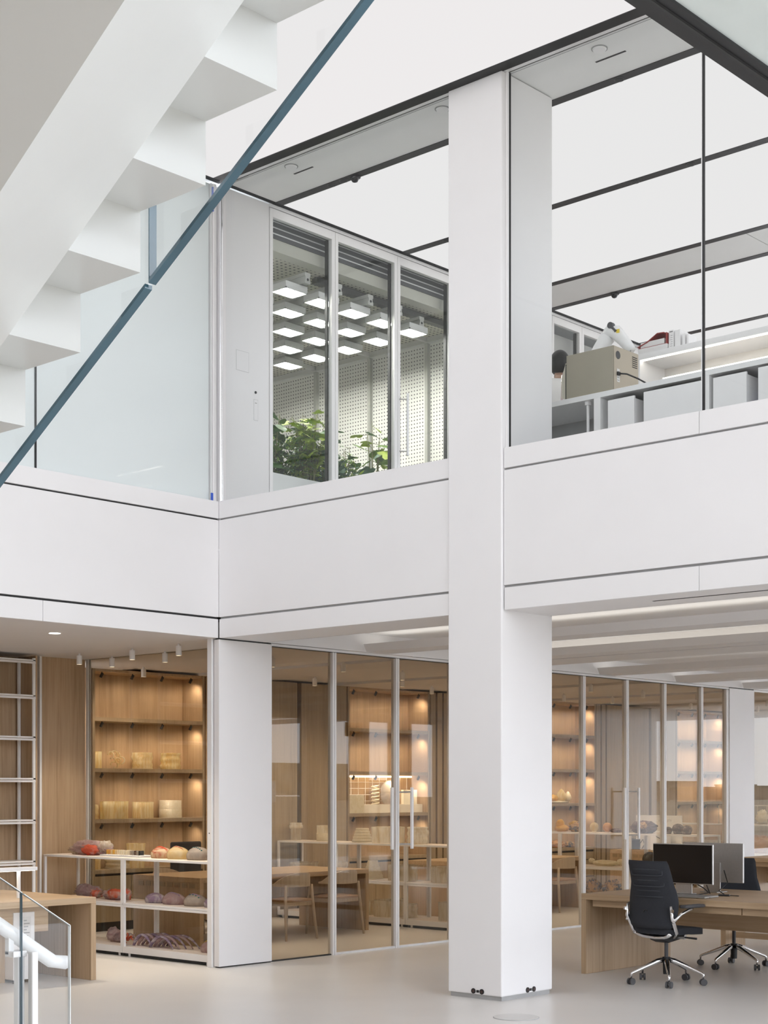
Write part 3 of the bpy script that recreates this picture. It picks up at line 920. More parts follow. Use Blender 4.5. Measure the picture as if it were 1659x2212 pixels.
ld = thing('desk', 'oak panel desk on the left with a slab end behind the railing', 'desk', (-1.33, 0.14, 0))
MB().box(-2.6, 0.0, 0.685, 0.0, 1.45, 0.74).build('top', oak_x, ld, bevel=0.003)
MB().box(-0.055, 0.0, 0.0, 0.0, 1.45, 0.685).build('end_panel', oak_pale, ld, bevel=0.003)
MB().box(-2.6, 0.0, 0.0, -2.55, 1.45, 0.685).build('end_panel', oak_pale, ld)
MB().box(-2.55, 0.30, 0.44, -0.30, 0.33, 0.685).build('apron', oak_x, ld)
MB().box(-2.2, 0.42, 0.0, -0.67, 0.45, 0.44).build('modesty_panel', oak_v, ld)
pd = thing('pedestal', 'white drawer pedestal under the left oak desk', 'drawer unit', (-1.78, 0.75, 0))
MB().box(-0.22, -0.32, 0.03, 0.0, 0.3, 0.62).build('carcass', powder, pd, bevel=0.004)
for z in (0.06, 0.25, 0.43):
    MB().box(-0.001, -0.30, z, 0.004, 0.28, z + 0.17).build('drawer', powder, pd)
for x, y in ((-0.2, -0.3), (-0.03, -0.3), (-0.2, 0.27), (-0.03, 0.27)):
    MB().cyl((x, y, 0), (x, y, 0.03), 0.015, n=10).build('foot', rubber, pd)
pap = box('notice', paper, (-0.12, -0.3225, 0.36), (-0.04, -0.32, 0.58), pd)
for i in range(7):
    box('print', gap_grey, (-0.115, -0.3235, 0.38 + i * 0.027), (-0.115 + 0.03 + 0.03 * ((i * 7) % 3) / 2, -0.3225, 0.39 + i * 0.027), pap)
lm = thing('desk_lamp', 'white linear desk lamp on a slim stem on the left desk', 'lamp', (-1.88, 0.53, 0.74))
MB().box(-0.012, -0.012, 0.0, 0.012, 0.012, 0.24).build('stem', powder, lm)
MB().box(-1.0, -0.045, 0.24, 0.17, 0.045, 0.272).build('head', powder, lm, bevel=0.003)
MB().box(-0.98, -0.03, 0.238, 0.15, 0.03, 0.24).build('diffuser', led, lm)

def display_shelf(name, label, x, ys, top, lev2, base_z=0.045, depth=0.46):
    """white metal display shelf running along y, bays between the given ys"""
    t = thing(name, label, 'display shelf', (x, ys[0], 0), group=None)
    L = ys[-1] - ys[0]
    wd = plain('shelf_liner', (0.80, 0.72, 0.65), 0.5) if 'shelf_liner' not in MATS else MATS['shelf_liner']
    MB().box(0, 0, top - 0.022, depth, L, top).build('top', powder, t, bevel=0.002)
    MB().box(0.02, 0.02, top, depth - 0.02, L - 0.02, top + 0.002).build('top_liner', wd, t)
    for a, b in zip(ys, ys[1:]):
        a -= ys[0]; b -= ys[0]
        MB().box(0, a + 0.004, lev2 - 0.045, depth, b - 0.004, lev2 - 0.022).build('shelf', powder, t, bevel=0.002)
        MB().box(0.0, a + 0.004, lev2 - 0.02, depth, b - 0.004, lev2 - 0.002).build('shelf_tray', powder, t, bevel=0.002)
        MB().box(0.015, a + 0.03, lev2 - 0.002, depth - 0.015, b - 0.03, lev2).build('shelf_liner', wd, t)
        MB().box(0, a + 0.004, base_z - 0.01, depth, b - 0.004, base_z + 0.055).build('base', powder, t, bevel=0.002)
        MB().box(0.015, a + 0.03, base_z + 0.055, depth - 0.015, b - 0.03, base_z + 0.057).build('base_liner', wd, t)
        for yy in (a + 0.08, b - 0.08):
            MB().cyl((0.04, yy, 0), (0.04, yy, base_z), 0.02, n=10).build('foot', powder, t)
        MB().box(0.03, a + 0.01, 0.004, depth - 0.02, b - 0.01, 0.03).build('plinth', shadow_gap, t)
        for xx in (0.0, depth - 0.026):
            for yy in (a + 0.002, b - 0.028):
                MB().box(xx, yy, base_z + 0.05, xx + 0.026, yy + 0.026, lev2 - 0.04).build('upright', powder, t)
                MB().box(xx, yy, lev2 - 0.005, xx + 0.026, yy + 0.026, top - 0.02).build('upright', powder, t)
    return t
display_shelf('display_shelf', 'white two-tier display shelf with glass sculptures beside the white corner column', 0.045, [0.165, 1.525, 2.885], 1.0, 0.545)
display_shelf('display_shelf', 'white display shelf of pale glass vessels behind the oak table and chairs', 4.42, [0.30, 1.55, 2.75, 3.82], 1.02, 0.56)
display_shelf('display_shelf', 'far white display shelf carrying amber and brown glass behind the right pane', 9.02, [0.10, 1.32, 2.55, 3.78], 1.06, 0.57)
display_shelf('display_shelf', 'farthest white display shelf with clear cases at the right edge', 14.0, [0.10, 1.32, 2.55, 3.78], 1.10, 0.60)
for x, w_ in ((0.28, 3.0), (4.65, 2.5), (9.25, 2.5)):
    pass

# ================================================================ GLASS AND CAST OBJECTS
def nz(p, s, seed=0):
    return noise.noise(Vector((p[0] * s + seed * 7.3, p[1] * s + seed * 3.1, p[2] * s)))

def vessel(name, label, loc, r, h, mat, form='plain', group=None, ry=1.0, seed=0):
    t = thing(name, label, 'glass vessel', loc, 0, group)
    wob = None
    n = 28
    if form == 'plain':
        prof = [(r, 0), (r, h)]
    elif form == 'fluted':
        n = 48; prof = [(r, 0), (r * 1.0, h * 0.5), (r * 1.02, h)]
        wob = lambda a, z: 1 + 0.09 * math.sin(7 * a + seed) + 0.05 * math.sin(3 * a + seed * 2)
    elif form == 'crumpled':
        n = 36; prof = [(r * (1 + 0.05 * math.sin(i * 1.7 + seed)), h * i / 9) for i in range(10)]
        wob = lambda a, z: 1 + 0.16 * nz((math.cos(a) * 2, math.sin(a) * 2, z * 22), 1.0, seed)
    elif form == 'stepped':
        prof = []
        for i in range(5):
            q = r * (1 - 0.09 * i)
            prof += [(q * 0.97, h * i / 5), (q, h * (i + 0.4) / 5), (q * 0.97, h * (i + 0.95) / 5)]
    elif form == 'cone':
        prof = [(r * (1 - 0.55 * i / 10) * (1 + 0.03 * (-1) ** i), h * i / 10) for i in range(11)]
    elif form == 'collar':
        prof = [(r * 0.85, 0), (r * 0.85, h * 0.66), (r * 1.1, h * 0.70), (r * 1.12, h * 0.86), (r * 0.95, h * 0.92), (r * 0.98, h)]
        wob = lambda a, z: 1 + (0.10 * nz((math.cos(a) * 4, math.sin(a) * 4, z * 60), 1.0, seed) if z > h * 0.66 else 0.02)
    elif form == 'half':
        prof = [(r, 0), (r, h)]
    elif form == 'flared':
        prof = [(r * 0.86, 0), (r * 0.9, h * 0.5), (r, h)]
    inner = [(max(0.002, q - 0.006), z) for q, z in reversed(prof)]
    inner[-1] = (inner[-1][0], 0.008)
    m = MB().lathe(prof + inner + [(0.0015, 0.008)], n=n, wob=wob)
    if ry != 1.0:
        m.v = [(p[0], p[1] * ry, p[2]) for p in m.v]
    m.build('body', mat, t, smooth=True)
    if form == 'half':
        MB().lathe([(r * 1.015, 0), (r * 1.015, h * 0.5), (r * 0.99, h * 0.5), (r * 0.99, 0.002)], n=n).build('sleeve', frosty, t, smooth=True)
    elif form == 'collar':
        MB().lathe([(r * 0.99, h), (r * 0.97, h + 0.006), (r * 0.93, h)], n=n).build('rim', clearart, t, smooth=True)
    elif form in ('plain', 'fluted', 'crumpled', 'flared'):
        q = prof[-1][0]
        mm = MB().lathe([(q, h - 0.004), (q + 0.002, h), (q - 0.004, h + 0.003), (q - 0.007, h)], n=n, wob=wob)
        mm.v = [(p[0], p[1] * ry, p[2]) for p in mm.v]
        mm.build('rim', mat, t, smooth=True)
    return t

def shell(name, label, loc, L, W, Hh, mat, beads=0, group=None, flip=-1, mat2=None):
    flip = -1
    """mussel-shaped blown dome lying along y, pointed at one end"""
    t = thing(name, label, 'glass sculpture', loc, 0, group)
    def f(th, ph):
        a = ph * PI * 0.66
        rr = math.sin(a)
        y = -math.cos(th) * rr
        x = math.sin(th) * rr
        z = (math.cos(a) + 0.482) / 1.482
        taper = 1.0 - 0.75 * max(0, -(y * flip)) ** 1.6
        lift = 1.0 - 0.35 * max(0, -(y * flip)) ** 1.3
        return (x * W / 2 * taper, y * L / 2 * flip * flip, max(0.0, z * Hh * lift))
    MB().blob(f, 28, 12).build('dome', mat, t, smooth=True)
    if mat2:
        m = MB()
        for i in range(9):
            pass
        pts = []
        for i in range(12):
            q = -0.8 + 1.5 * i / 11
            zz = Hh * (math.sqrt(max(0, 1 - q * q)) + 0.482) / 1.482 * (1.0 - 0.35 * max(0, -(q * flip)) ** 1.3)
            pts.append((-0.06 * W, q * L / 2, zz * 0.985))
        MB().tube(pts, [0.004 + 0.012 * math.sin(PI * i / 11) for i in range(12)], 8, squash=0.6).build('band', mat2, t, smooth=True)
    for i in range(beads):
        q = -0.1 + 0.8 * i / max(1, beads - 1)
        q = -q
        zz = Hh * (math.sqrt(max(0, 1 - q * q - 0.12)) + 0.482) / 1.482 * (1.0 - 0.35 * max(0, q) ** 1.3) * 0.985
        MB().lathe([(0.0012, 0.009), (0.008, 0.004), (0.009, 0), (0.006, -0.006), (0.0012, -0.008)], (-W * 0.17, q * L / 2, zz), 10).build('bead', teal, t, smooth=True)
    return t

def rock(name, label, loc, dims, mat, amp=0.25, freq=3.0, seed=1, cat='sculpture', group=None, parts=None, rz=0):
    t = thing(name, label, cat, loc, rz, group)
    dx, dy, dz = dims
    def f(th, ph):
        a = ph * PI
        p = Vector((math.sin(a) * math.cos(th), math.sin(a) * math.sin(th), math.cos(a)))
        k = 1 + amp * nz(p, freq, seed) + amp * 0.5 * nz(p, freq * 2.7, seed + 3)
        q = p * k
        return (q.x * dx / 2, q.y * dy / 2, max(0.0, (q.z + 0.82) * dz / 1.82))
    MB().blob(f, 36, 22, False).build('body', mat, t, smooth=True)
    for i, (mm, c, d, am) in enumerate(parts or ()):
        def g(th, ph, c=c, d=d, am=am, i=i):
            a = ph * PI
            p = Vector((math.sin(a) * math.cos(th), math.sin(a) * math.sin(th), math.cos(a)))
            k = 1 + am * nz(p, freq * 1.3, seed + 11 + i)
            return (c[0] + p.x * k * d[0] / 2, c[1] + p.y * k * d[1] / 2, max(0.001, c[2] + p.z * k * d[2] / 2))
        MB().blob(g, 26, 16, False).build('lobe', mm, t, smooth=True)
    return t

# ---- left display shelf, top
rock('glass_rock', 'large pebbled clear and coral red glass rock at the left of the shelf top', (0.28, 2.35, 1.002), (0.26, 0.58, 0.15), rose, 0.35, 2.6, 2, 'glass sculpture',
     'glass sculptures on the left shelf', [(coral, (-0.09, -0.10, 0.06), (0.14, 0.26, 0.11), 0.3), (clearart, (0.0, 0.22, 0.05), (0.16, 0.25, 0.10), 0.4), (clearart, (0.0, -0.24, 0.09), (0.16, 0.14, 0.13), 0.4), (coral, (0.03, 0.18, 0.10), (0.08, 0.16, 0.05), 0.3)])
tray = tag(box('sample_tray', paper, (0.17, 1.42, 1.003), (0.40, 2.06, 1.018)), 'long white tray under the row of glass samples', 'tray')
for i in range(16):
    y = 2.02 - i * 0.0355
    m_ = (honey, orange_wax, amber, honey, amber_clear, clearart, frosty, clearart, clearart, frosty, clearart, grey_shell, grey_shell, brown_glass, grey_shell, smoky)[i]
    t = thing('glass_sample', ('honey', 'orange', 'amber', 'gold', 'pale amber', 'clear', 'frosted', 'clear', 'clear', 'frosted', 'clear', 'grey', 'grey', 'brown', 'grey', 'smoky')[i] + ' upright glass sample, %s in the row counted from the left' % ('first', 'second', 'third', 'fourth', 'fifth', 'sixth', 'seventh', 'eighth', 'ninth', 'tenth', 'eleventh', 'twelfth', 'thirteenth', 'fourteenth', 'fifteenth', 'last')[i], 'sample', (0.26, y, 1.018), 0, 'glass samples in a row')
    MB().box(-0.03, -0.010, 0, 0.03, 0.010, 0.05).build('bar', m_, t, bevel=0.004)
    MB().box(-0.032, -0.011, 0.0, 0.032, 0.011, 0.004).build('foot', paper, t)
shell('glass_shell', 'red and yellow banded glass shell, leftmost of the domes on the shelf top', (0.27, 1.19, 1.002), 0.29, 0.22, 0.115, red_shell, 0, 'glass sculptures on the left shelf', 1, coral)
shell('glass_shell', 'glossy yellow glass shell in the middle of the shelf top domes', (0.26, 0.92, 1.002), 0.29, 0.23, 0.125, yellow_shell, 0, 'glass sculptures on the left shelf', 1, red_shell)
shell('glass_shell', 'smoke grey glass shell with a line of teal beads on the shelf top', (0.26, 0.61, 1.002), 0.31, 0.24, 0.13, grey_shell, 6, 'glass sculptures on the left shelf', 1)
shell('glass_shell', 'dark olive glass shell cut off by the white jamb on the shelf top', (0.26, 0.34, 1.002), 0.22, 0.2, 0.11, brown_glass, 0, 'glass sculptures on the left shelf', 1, honey)
# ---- middle tier
rock('glass_rock', 'mauve grey and red lacy glass rock behind the left desk end', (0.28, 2.40, 0.547), (0.20, 0.38, 0.13), rose, 0.3, 4, 5, 'glass sculpture', 'glass sculptures on the left shelf', [(coral, (-0.02, -0.15, 0.05), (0.12, 0.16, 0.09), 0.5), (rose, (0.0, 0.06, 0.08), (0.17, 0.2, 0.12), 0.35)])
rock('glass_rock', 'bright coral red glass rock with clear ends behind the shelf upright', (0.28, 1.92, 0.547), (0.17, 0.42, 0.10), rose, 0.3, 3, 8, 'glass sculpture', 'glass sculptures on the left shelf', [(coral, (-0.03, -0.02, 0.055), (0.15, 0.26, 0.11), 0.25), (coral, (0.0, -0.19, 0.06), (0.06, 0.09, 0.12), 0.4)])
shell('glass_shell', 'small violet marbled glass shell left of the middle tier rear upright', (0.27, 1.29, 0.547), 0.30, 0.19, 0.10, violet_shell, 0, 'glass sculptures on the left shelf', 1)
shell('glass_shell', 'long pale mauve glass shell right of the rear upright on the middle tier', (0.26, 0.99, 0.547), 0.33, 0.21, 0.115, rose, 0, 'glass sculptures on the left shelf', 1, violet_shell)
shell('glass_shell', 'grey violet glass shell with green beads on the middle tier', (0.26, 0.66, 0.547), 0.32, 0.22, 0.115, grey_shell, 4, 'glass sculptures on the left shelf', 1, violet_shell)
shell('glass_shell', 'blue grey glass shell cut off by the jamb on the middle tier', (0.26, 0.39, 0.547), 0.22, 0.19, 0.10, violet_shell, 0, 'glass sculptures on the left shelf', 1)
# ---- lower tier
co = thing('coral_sculpture', 'branching mauve glass coral behind the upright on the lowest tier', 'glass sculpture', (0.28, 1.85, 0.103), 0, 'glass sculptures on the left shelf')
rr = random.Random(4)
def lump(c, d, sd):
    def g(th, ph):
        a = ph * PI
        p = Vector((math.sin(a) * math.cos(th), math.sin(a) * math.sin(th), math.cos(a)))
        k = 1 + 0.35 * nz(p, 4, sd)
        return (c[0] + p.x * k * d[0], c[1] + p.y * k * d[1], max(0.001, c[2] + p.z * k * d[2]))
    return MB().blob(g, 22, 14, False)
lump((0, 0.12, 0.075), (0.07, 0.07, 0.075), 3).build('head', rose, co, smooth=True)
lump((0, 0.02, 0.05), (0.06, 0.07, 0.05), 6).build('neck', rose, co, smooth=True)
for i in range(16):
    a = rr.uniform(-0.9, 0.9)
    y0 = 0.02 - 0.01 * i
    p = [(0, y0, 0.045)]
    for j in range(4):
        q = p[-1]
        p.append((q[0] + rr.uniform(-0.025, 0.025), q[1] - rr.uniform(0.005, 0.035), max(0.006, q[2] + rr.uniform(-0.03, 0.03))))
    MB().tube(p, [0.010, 0.009, 0.008, 0.008, 0.004], 6).build('branch', coral if i % 2 else rose, co, smooth=True)
def ribs(label, y, L):
    t = thing('arched_sculpture', label, 'glass sculpture', (0.25, y, 0.103), 0, 'glass sculptures on the left shelf')
    for i in range(5):
        dx = -0.10 + i * 0.05
        sh_ = -0.06 * i * 0.6
        pts = []
        for j in range(13):
            q = j / 12
            pts.append((dx, L / 2 - q * (L * (0.72 + 0.07 * i)) + sh_ * 0.2, 0.006 + 0.115 * math.sin(PI * min(1, q * 1.0)) ** 0.8))
        MB().tube(pts, [0.006 + 0.024 * math.sin(PI * min(1, (j + 1) / 13.5) ** 0.7) for j in range(13)], 8, squash=0.45).build('rib', rose if i % 2 else violet_shell, t, smooth=True)
    return t
ribs('arched mauve glass rib sculpture, left of the pair on the lowest tier', 1.27, 0.40)
ribs('arched mauve glass rib sculpture, right of the pair on the lowest tier', 0.96, 0.50)
shell('glass_shell', 'yellow and mauve glass shell cut off by the jamb on the lowest tier', (0.26, 0.42, 0.103), 0.28, 0.2, 0.115, rose, 0, 'glass sculptures on the left shelf', 1, yellow)

# ================================================================ OAK STORAGE NICHES
def niche(x0, x1, label, shelves, hang=True, slats=False):
    t = thing('niche_cabinet', label, 'cabinet', ((x0 + x1) / 2, 3.85, 0))
    W = (x1 - x0) / 2
    t_, d = 0.022, 0.40
    MB().box(-W, d, 0.06, W, d + 0.03, SOF).build('back_panel', oak_v, t)
    for s in (-1, 1):
        MB().box(s * W, 0.0, 0.0, s * (W - t_), d, SOF).build('side_panel', oak_v, t)
        MB().box(s * (W - 0.001), -0.008, 0.0, s * (W - 0.035), 0.0, SOF).build('stile', oak_dark, t)
    MB().box(-W + t_, 0, SOF - 0.03, W - t_, d, SOF).build('head_panel', oak_v, t)
    for z in shelves:
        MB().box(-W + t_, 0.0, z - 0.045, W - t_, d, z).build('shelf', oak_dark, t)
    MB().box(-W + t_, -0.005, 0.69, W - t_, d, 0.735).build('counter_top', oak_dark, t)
    MB().box(-W + t_, 0.03, 0.10, W - t_, d, 0.69).build('base_carcass', shadow_gap, t)
    n = 3
    for i in range(n):
        a = -W + t_ + i * (2 * W - 2 * t_) / n + 0.004
        b = -W + t_ + (i + 1) * (2 * W - 2 * t_) / n - 0.004
        if slats:
            for j in range(4):
                MB().box(a, 0.005, 0.11 + j * 0.14, b, 0.03, 0.235 + j * 0.14).build('drawer', oak_dark, t)
        else:
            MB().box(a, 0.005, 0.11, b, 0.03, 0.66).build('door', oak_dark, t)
    MB().box(-W + t_, 0.05, 0.0, W - t_, d, 0.10).build('kick_plate', black, t)
    tops = [SOF - 0.03] + [z - 0.045 for z in shelves]
    for k, z in enumerate(tops):
        for i in range(4):
            x = -W + 0.18 + i * (2 * W - 0.36) / 3
            s = thing('shelf_spotlight', 'tiny black spotlight, %s from the left, under %s of the %s' % (('first', 'second', 'third', 'fourth')[i], ('the head', 'the top shelf', 'the middle shelf', 'the low shelf')[k], NAMES[label]), 'spotlight', ((x0 + x1) / 2 + x, 3.90, z), 0, 'black shelf spotlights')
            MB().cyl((0, 0, 0), (0, 0, -0.02), 0.006, n=8).build('stem', black, s)
            MB().cyl((0.008, -0.004, -0.015), (-0.014, 0.010, -0.068), 0.017, n=12).build('barrel', black, s)
        for i in range(4):
            xx = (x0 + x1) / 2 - W + 0.22 + i * (2 * W - 0.36) / 3
            spot('niche_beam', (xx, 3.925, z - 0.075), (xx + 0.10, 4.12, z - 0.55), 7 if k < 3 else 3.5, 150, rad=0.04, blend=1.0)
    return t
NAMES = {'lit oak niche with glass vessels behind the side glazing': 'left niche', 'lit oak niche holding the wire model above the glass doors': 'wire model niche',
         'lit oak niche with yellow crystal sculptures seen right of the pillar': 'crystal niche', 'lit oak niche far right beyond the second column': 'far right niche'}
nl = list(NAMES)
niche(*NICHE[0], nl[0], [2.56, 1.95, 1.34])
niche(*NICHE[1], nl[1], [2.56, 1.95, 1.36])
niche(*NICHE[2], nl[2], [2.60, 2.03, 1.47], slats=True)
niche(*NICHE[3], nl[3], [2.60, 2.03, 1.47])
G1 = 'glass vessels in the left niche'
vessel('glass_vessel', 'plain amber glass cylinder at the left end of the upper shelf', (1.60, 4.05, 1.952), 0.09, 0.20, amber, 'plain', G1)
cl = thing('glass_cluster', 'tangled clear glass loops on the upper niche shelf', 'glass sculpture', (1.97, 4.05, 1.952), 0, G1)
rr = random.Random(11)
for i in range(9):
    c = (rr.uniform(-0.10, 0.10), rr.uniform(-0.04, 0.04), 0.03 + rr.uniform(0, 0.14))
    R0 = rr.uniform(0.025, 0.05)
    ax = rr.uniform(0, PI)
    pts = [(c[0] + R0 * math.cos(a) * math.cos(ax), c[1] + R0 * math.cos(a) * math.sin(ax), max(0.008, c[2] + R0 * math.sin(a))) for a in [2 * PI * j / 14 for j in range(12)]]
    MB().tube(pts, 0.009, 8).build('loop', amber_clear, cl, smooth=True)
vessel('glass_vessel', 'clear amber cylinder with ripples down one side, third on the upper shelf', (2.33, 4.05, 1.952), 0.125, 0.20, amber_clear, 'crumpled', G1, 1, 3)
vessel('glass_vessel', 'crumpled bright amber vessel at the right of the upper shelf', (2.78, 4.05, 1.952), 0.12, 0.20, amber, 'crumpled', G1, 1, 5)
vessel('glass_vessel', 'small crumpled gold vessel at the left end of the lower shelf', (1.57, 4.05, 1.342), 0.075, 0.17, amber, 'crumpled', G1, 1, 9)
vessel('glass_vessel', 'wide fluted gold glass vessel on the lower niche shelf', (1.90, 4.05, 1.342), 0.18, 0.21, amber, 'fluted', G1, 0.7, 2)
vessel('glass_vessel', 'pale amber cylinder with a folded seam, third on the lower shelf', (2.34, 4.05, 1.342), 0.13, 0.20, amber_clear, 'fluted', G1, 0.9, 6)
vessel('glass_vessel', 'frosted stacked drum of pale glass at the right of the lower shelf', (2.78, 4.05, 1.342), 0.14, 0.22, frosty, 'half', G1)
vessel('glass_vessel', 'gold fluted tumbler on the left niche counter', (1.60, 4.05, 0.737), 0.07, 0.14, amber, 'fluted', G1, 1, 4)
vessel('glass_vessel', 'frosted pebbled low drum on the left niche counter', (1.95, 4.05, 0.737), 0.15, 0.11, frosty, 'crumpled', G1, 1, 7)
vessel('glass_vessel', 'tall clear flared cylinder standing on the counter behind the shelf', (2.15, 3.95, 0.737), 0.12, 0.30, amber_clear, 'flared', G1)
# wire model niche
wm = thing('wire_model', 'lit white display base with wire grid and spiral model in the niche', 'model', (6.65, 4.05, 1.362), 0)
MB().box(-0.83, -0.12, 0.0, -0.42, 0.14, 0.26).build('side_block', ivory, wm)
MB().box(-0.42, -0.12, 0.0, 0.84, 0.14, 0.12).build('base', plain('lit_base', (0.9, 0.85, 0.74), 0.6), wm)
MB().box(-0.83, 0.09, 0.51, 0.84, 0.14, 0.535).build('light_bar', led_warm, wm)
for i in range(11):
    x = -0.74 + i * 0.15
    MB().cyl((x, 0.12, 0.1), (x, 0.12, 0.51), 0.004, n=6).build('wire', powder, wm)
for j in range(4):
    MB().cyl((-0.83, 0.115, 0.17 + j * 0.09), (0.4, 0.115, 0.17 + j * 0.09), 0.004, n=6).build('wire', powder, wm)
pts = [(-0.06 + 0.055 * math.cos(a), 0.055 * math.sin(a), 0.10 + 0.30 * a / (12 * PI)) for a in [2 * PI * i / 12 for i in range(72)]]
MB().tube(pts, 0.012, 6).build('spiral', ivory, wm, smooth=True)
def disc(th, ph):
    a = ph * PI
    return (0.24 + 0.19 * math.sin(a) * math.cos(th), 0.05 * math.sin(a) * math.sin(th), 0.28 + 0.19 * math.cos(a))
MB().blob(disc, 32, 18, False).build('disc', grey_shell, wm, smooth=True)
MB().box(0.5, -0.05, 0.12, 0.80, 0.0, 0.33).build('card', paper_y, wm)
spot('model_beam', (6.9, 3.92, 1.88), (6.8, 4.05, 1.4), 14, 110, rad=0.03)
# crystal niche
G3 = 'sculptures in the crystal niche'
cr = thing('crystal_group', 'cream crystal base with yellow quartz lumps in the niche', 'sculpture', (11.02, 4.05, 1.472), 0, G3)
lump((0.0, 0, 0.015), (0.26, 0.12, 0.028), 2).build('base', ivory, cr, smooth=True)
lump((-0.10, 0, 0.08), (0.09, 0.07, 0.06), 5).build('lump', honey, cr, smooth=True)
def egg(label, x, r, h, mat):
    t = thing('crystal_egg', label, 'sculpture', (x, 4.03, 1.50), 0, G3)
    MB().lathe([(0.001, 0), (r * 0.75, h * 0.06), (r, h * 0.32), (r * 0.86, h * 0.6), (r * 0.45, h * 0.88), (0.001, h)], n=20).build('body', mat, t, smooth=True)
    MB().cyl((0, 0, -0.028), (0, 0, 0.012), r * 0.5, n=14).build('foot', ivory, t)
egg('tall pointed yellow crystal egg in the niche', 11.12, 0.085, 0.21, amber)
egg('smaller white crystal egg right of the yellow one', 11.31, 0.06, 0.17, ivory)
rock('wax_fragment', 'orange honeycomb fragment on the niche counter', (11.0, 4.02, 0.737), (0.30, 0.2, 0.13), orange_wax, 0.3, 4, 21, 'sculpture', G3)
rock('shell_fragment', 'small black and white striped shell on the niche counter', (11.36, 4.02, 0.737), (0.24, 0.14, 0.09), coralrock, 0.25, 4, 23, 'sculpture', G3)

# ================================================================ TABLES AND WOODEN CHAIRS
def table(label, x0, x1, y0, y1, z=0.74):
    t = thing('table', label, 'table', (x0, y0, 0))
    L, D = x1 - x0, y1 - y0
    MB().box(0, 0, z - 0.055, L, D, z).build('top', oak_x, t, bevel=0.003)
    MB().box(0, 0, 0, 0.055, D, z - 0.055).build('end_panel', oak_v, t)
    MB().box(L - 0.055, 0, 0, L, D, z - 0.055).build('end_panel', oak_v, t)
    MB().box(0.055, D / 2 - 0.012, 0.35, L - 0.055, D / 2 + 0.012, z - 0.055).build('spine_panel', oak_v, t)
    for i in range(8):
        MB().box(-0.004, 0.08 + i * 0.125, z - 0.115, 0.0, 0.17 + i * 0.125, z - 0.065).build('outlet', oak_dark, t)
    return t
table('long oak table with slab ends and wooden chairs behind the glass doors', 1.20, 3.88, 1.66, 2.80)
table('oak slab table seen behind the glass right of the pillar', 5.95, 8.55, 1.75, 2.85)
table('oak slab table far back behind the right display shelf', 10.8, 13.4, 1.75, 2.85)

def wood_chair(label, x, y, rz):
    t = thing('dining_chair', label, 'chair', (x, y, 0), rz, 'pale wooden chairs at the oak tables')
    for s in (-1, 1):
        MB().tube([(s * 0.245, -0.25, 0), (s * 0.215, -0.205, 0.44), (s * 0.20, -0.20, 0.62)], [0.014, 0.019, 0.016], 10).build('leg', ash, t, smooth=True)
        MB().tube([(s * 0.225, 0.235, 0), (s * 0.215, 0.215, 0.42), (s * 0.215, 0.20, 0.60)], [0.014, 0.018, 0.015], 10).build('leg', ash, t, smooth=True)
    def arc(z0, z1, thick):
        m = MB(); n = 17
        vs = []
        for i in range(n):
            a = -1 + 2 * i / (n - 1)
            x_ = 0.265 * math.sin(a * PI / 2) if abs(a) < 1 else 0.265 * a
            y_ = -0.275 + 0.30 * (1 - math.cos(a * PI / 2)) * 0.9
            k = max(0.0, 1 - abs(a) ** 2.2 * 1.25)
            zt = z0 + 0.022 + (z1 - z0 - 0.022) * k
            vs.append((x_, y_, z0, zt))
        for i, (x_, y_, a_, b_) in enumerate(vs):
            nx = -x_ * 0.9; ny = 0.3
            l = math.hypot(nx, ny); nx /= l; ny /= l
            m.v += [(x_, y_, a_), (x_, y_, b_), (x_ + nx * thick, y_ + ny * thick, b_), (x_ + nx * thick, y_ + ny * thick, a_)]
        for i in range(n - 1):
            for k in range(4):
                k2 = (k + 1) % 4
                m.f.append((i * 4 + k, i * 4 + k2, (i + 1) * 4 + k2, (i + 1) * 4 + k))
        m.f.append((3, 2, 1, 0)); m.f.append(tuple((n - 1) * 4 + k for k in range(4)))
        return m
    arc(0.60, 0.765, 0.024).build('backrest', ash, t, smooth=False, bevel=0.005)
    MB().box(-0.215, -0.205, 0.385, 0.215, -0.18, 0.43).box(-0.215, 0.19, 0.385, 0.215, 0.215, 0.43).box(-0.225, -0.2, 0.385, -0.205, 0.21, 0.43).box(0.205, -0.2, 0.385, 0.225, 0.21, 0.43).build('seat_frame', ash, t, bevel=0.004)
    def seat(th, ph):
        a = ph * PI
        q = 0.235
        cx, sx = math.cos(th), math.sin(th)
        k = (abs(cx) ** 5 + abs(sx) ** 5) ** (-1 / 5)
        return (q * k * cx * min(1, math.sin(a) * 1.4), q * k * sx * min(1, math.sin(a) * 1.4), 0.445 + 0.018 * math.cos(a))
    MB().blob(seat, 32, 8, False).build('seat', leather, t, smooth=True)
    return t
wood_chair('pale wooden armchair at the oak table, left one behind the first pane', 2.46, 1.62, 0)
wood_chair('pale wooden armchair at the oak table, right one behind the white mullion', 3.26, 1.64, 0)
wood_chair('pale wooden armchair half hidden by the pillar at the second oak table', 7.78, 1.72, 0)
wood_chair('pale wooden armchair on the far side of the first oak table', 1.95, 2.95, PI)

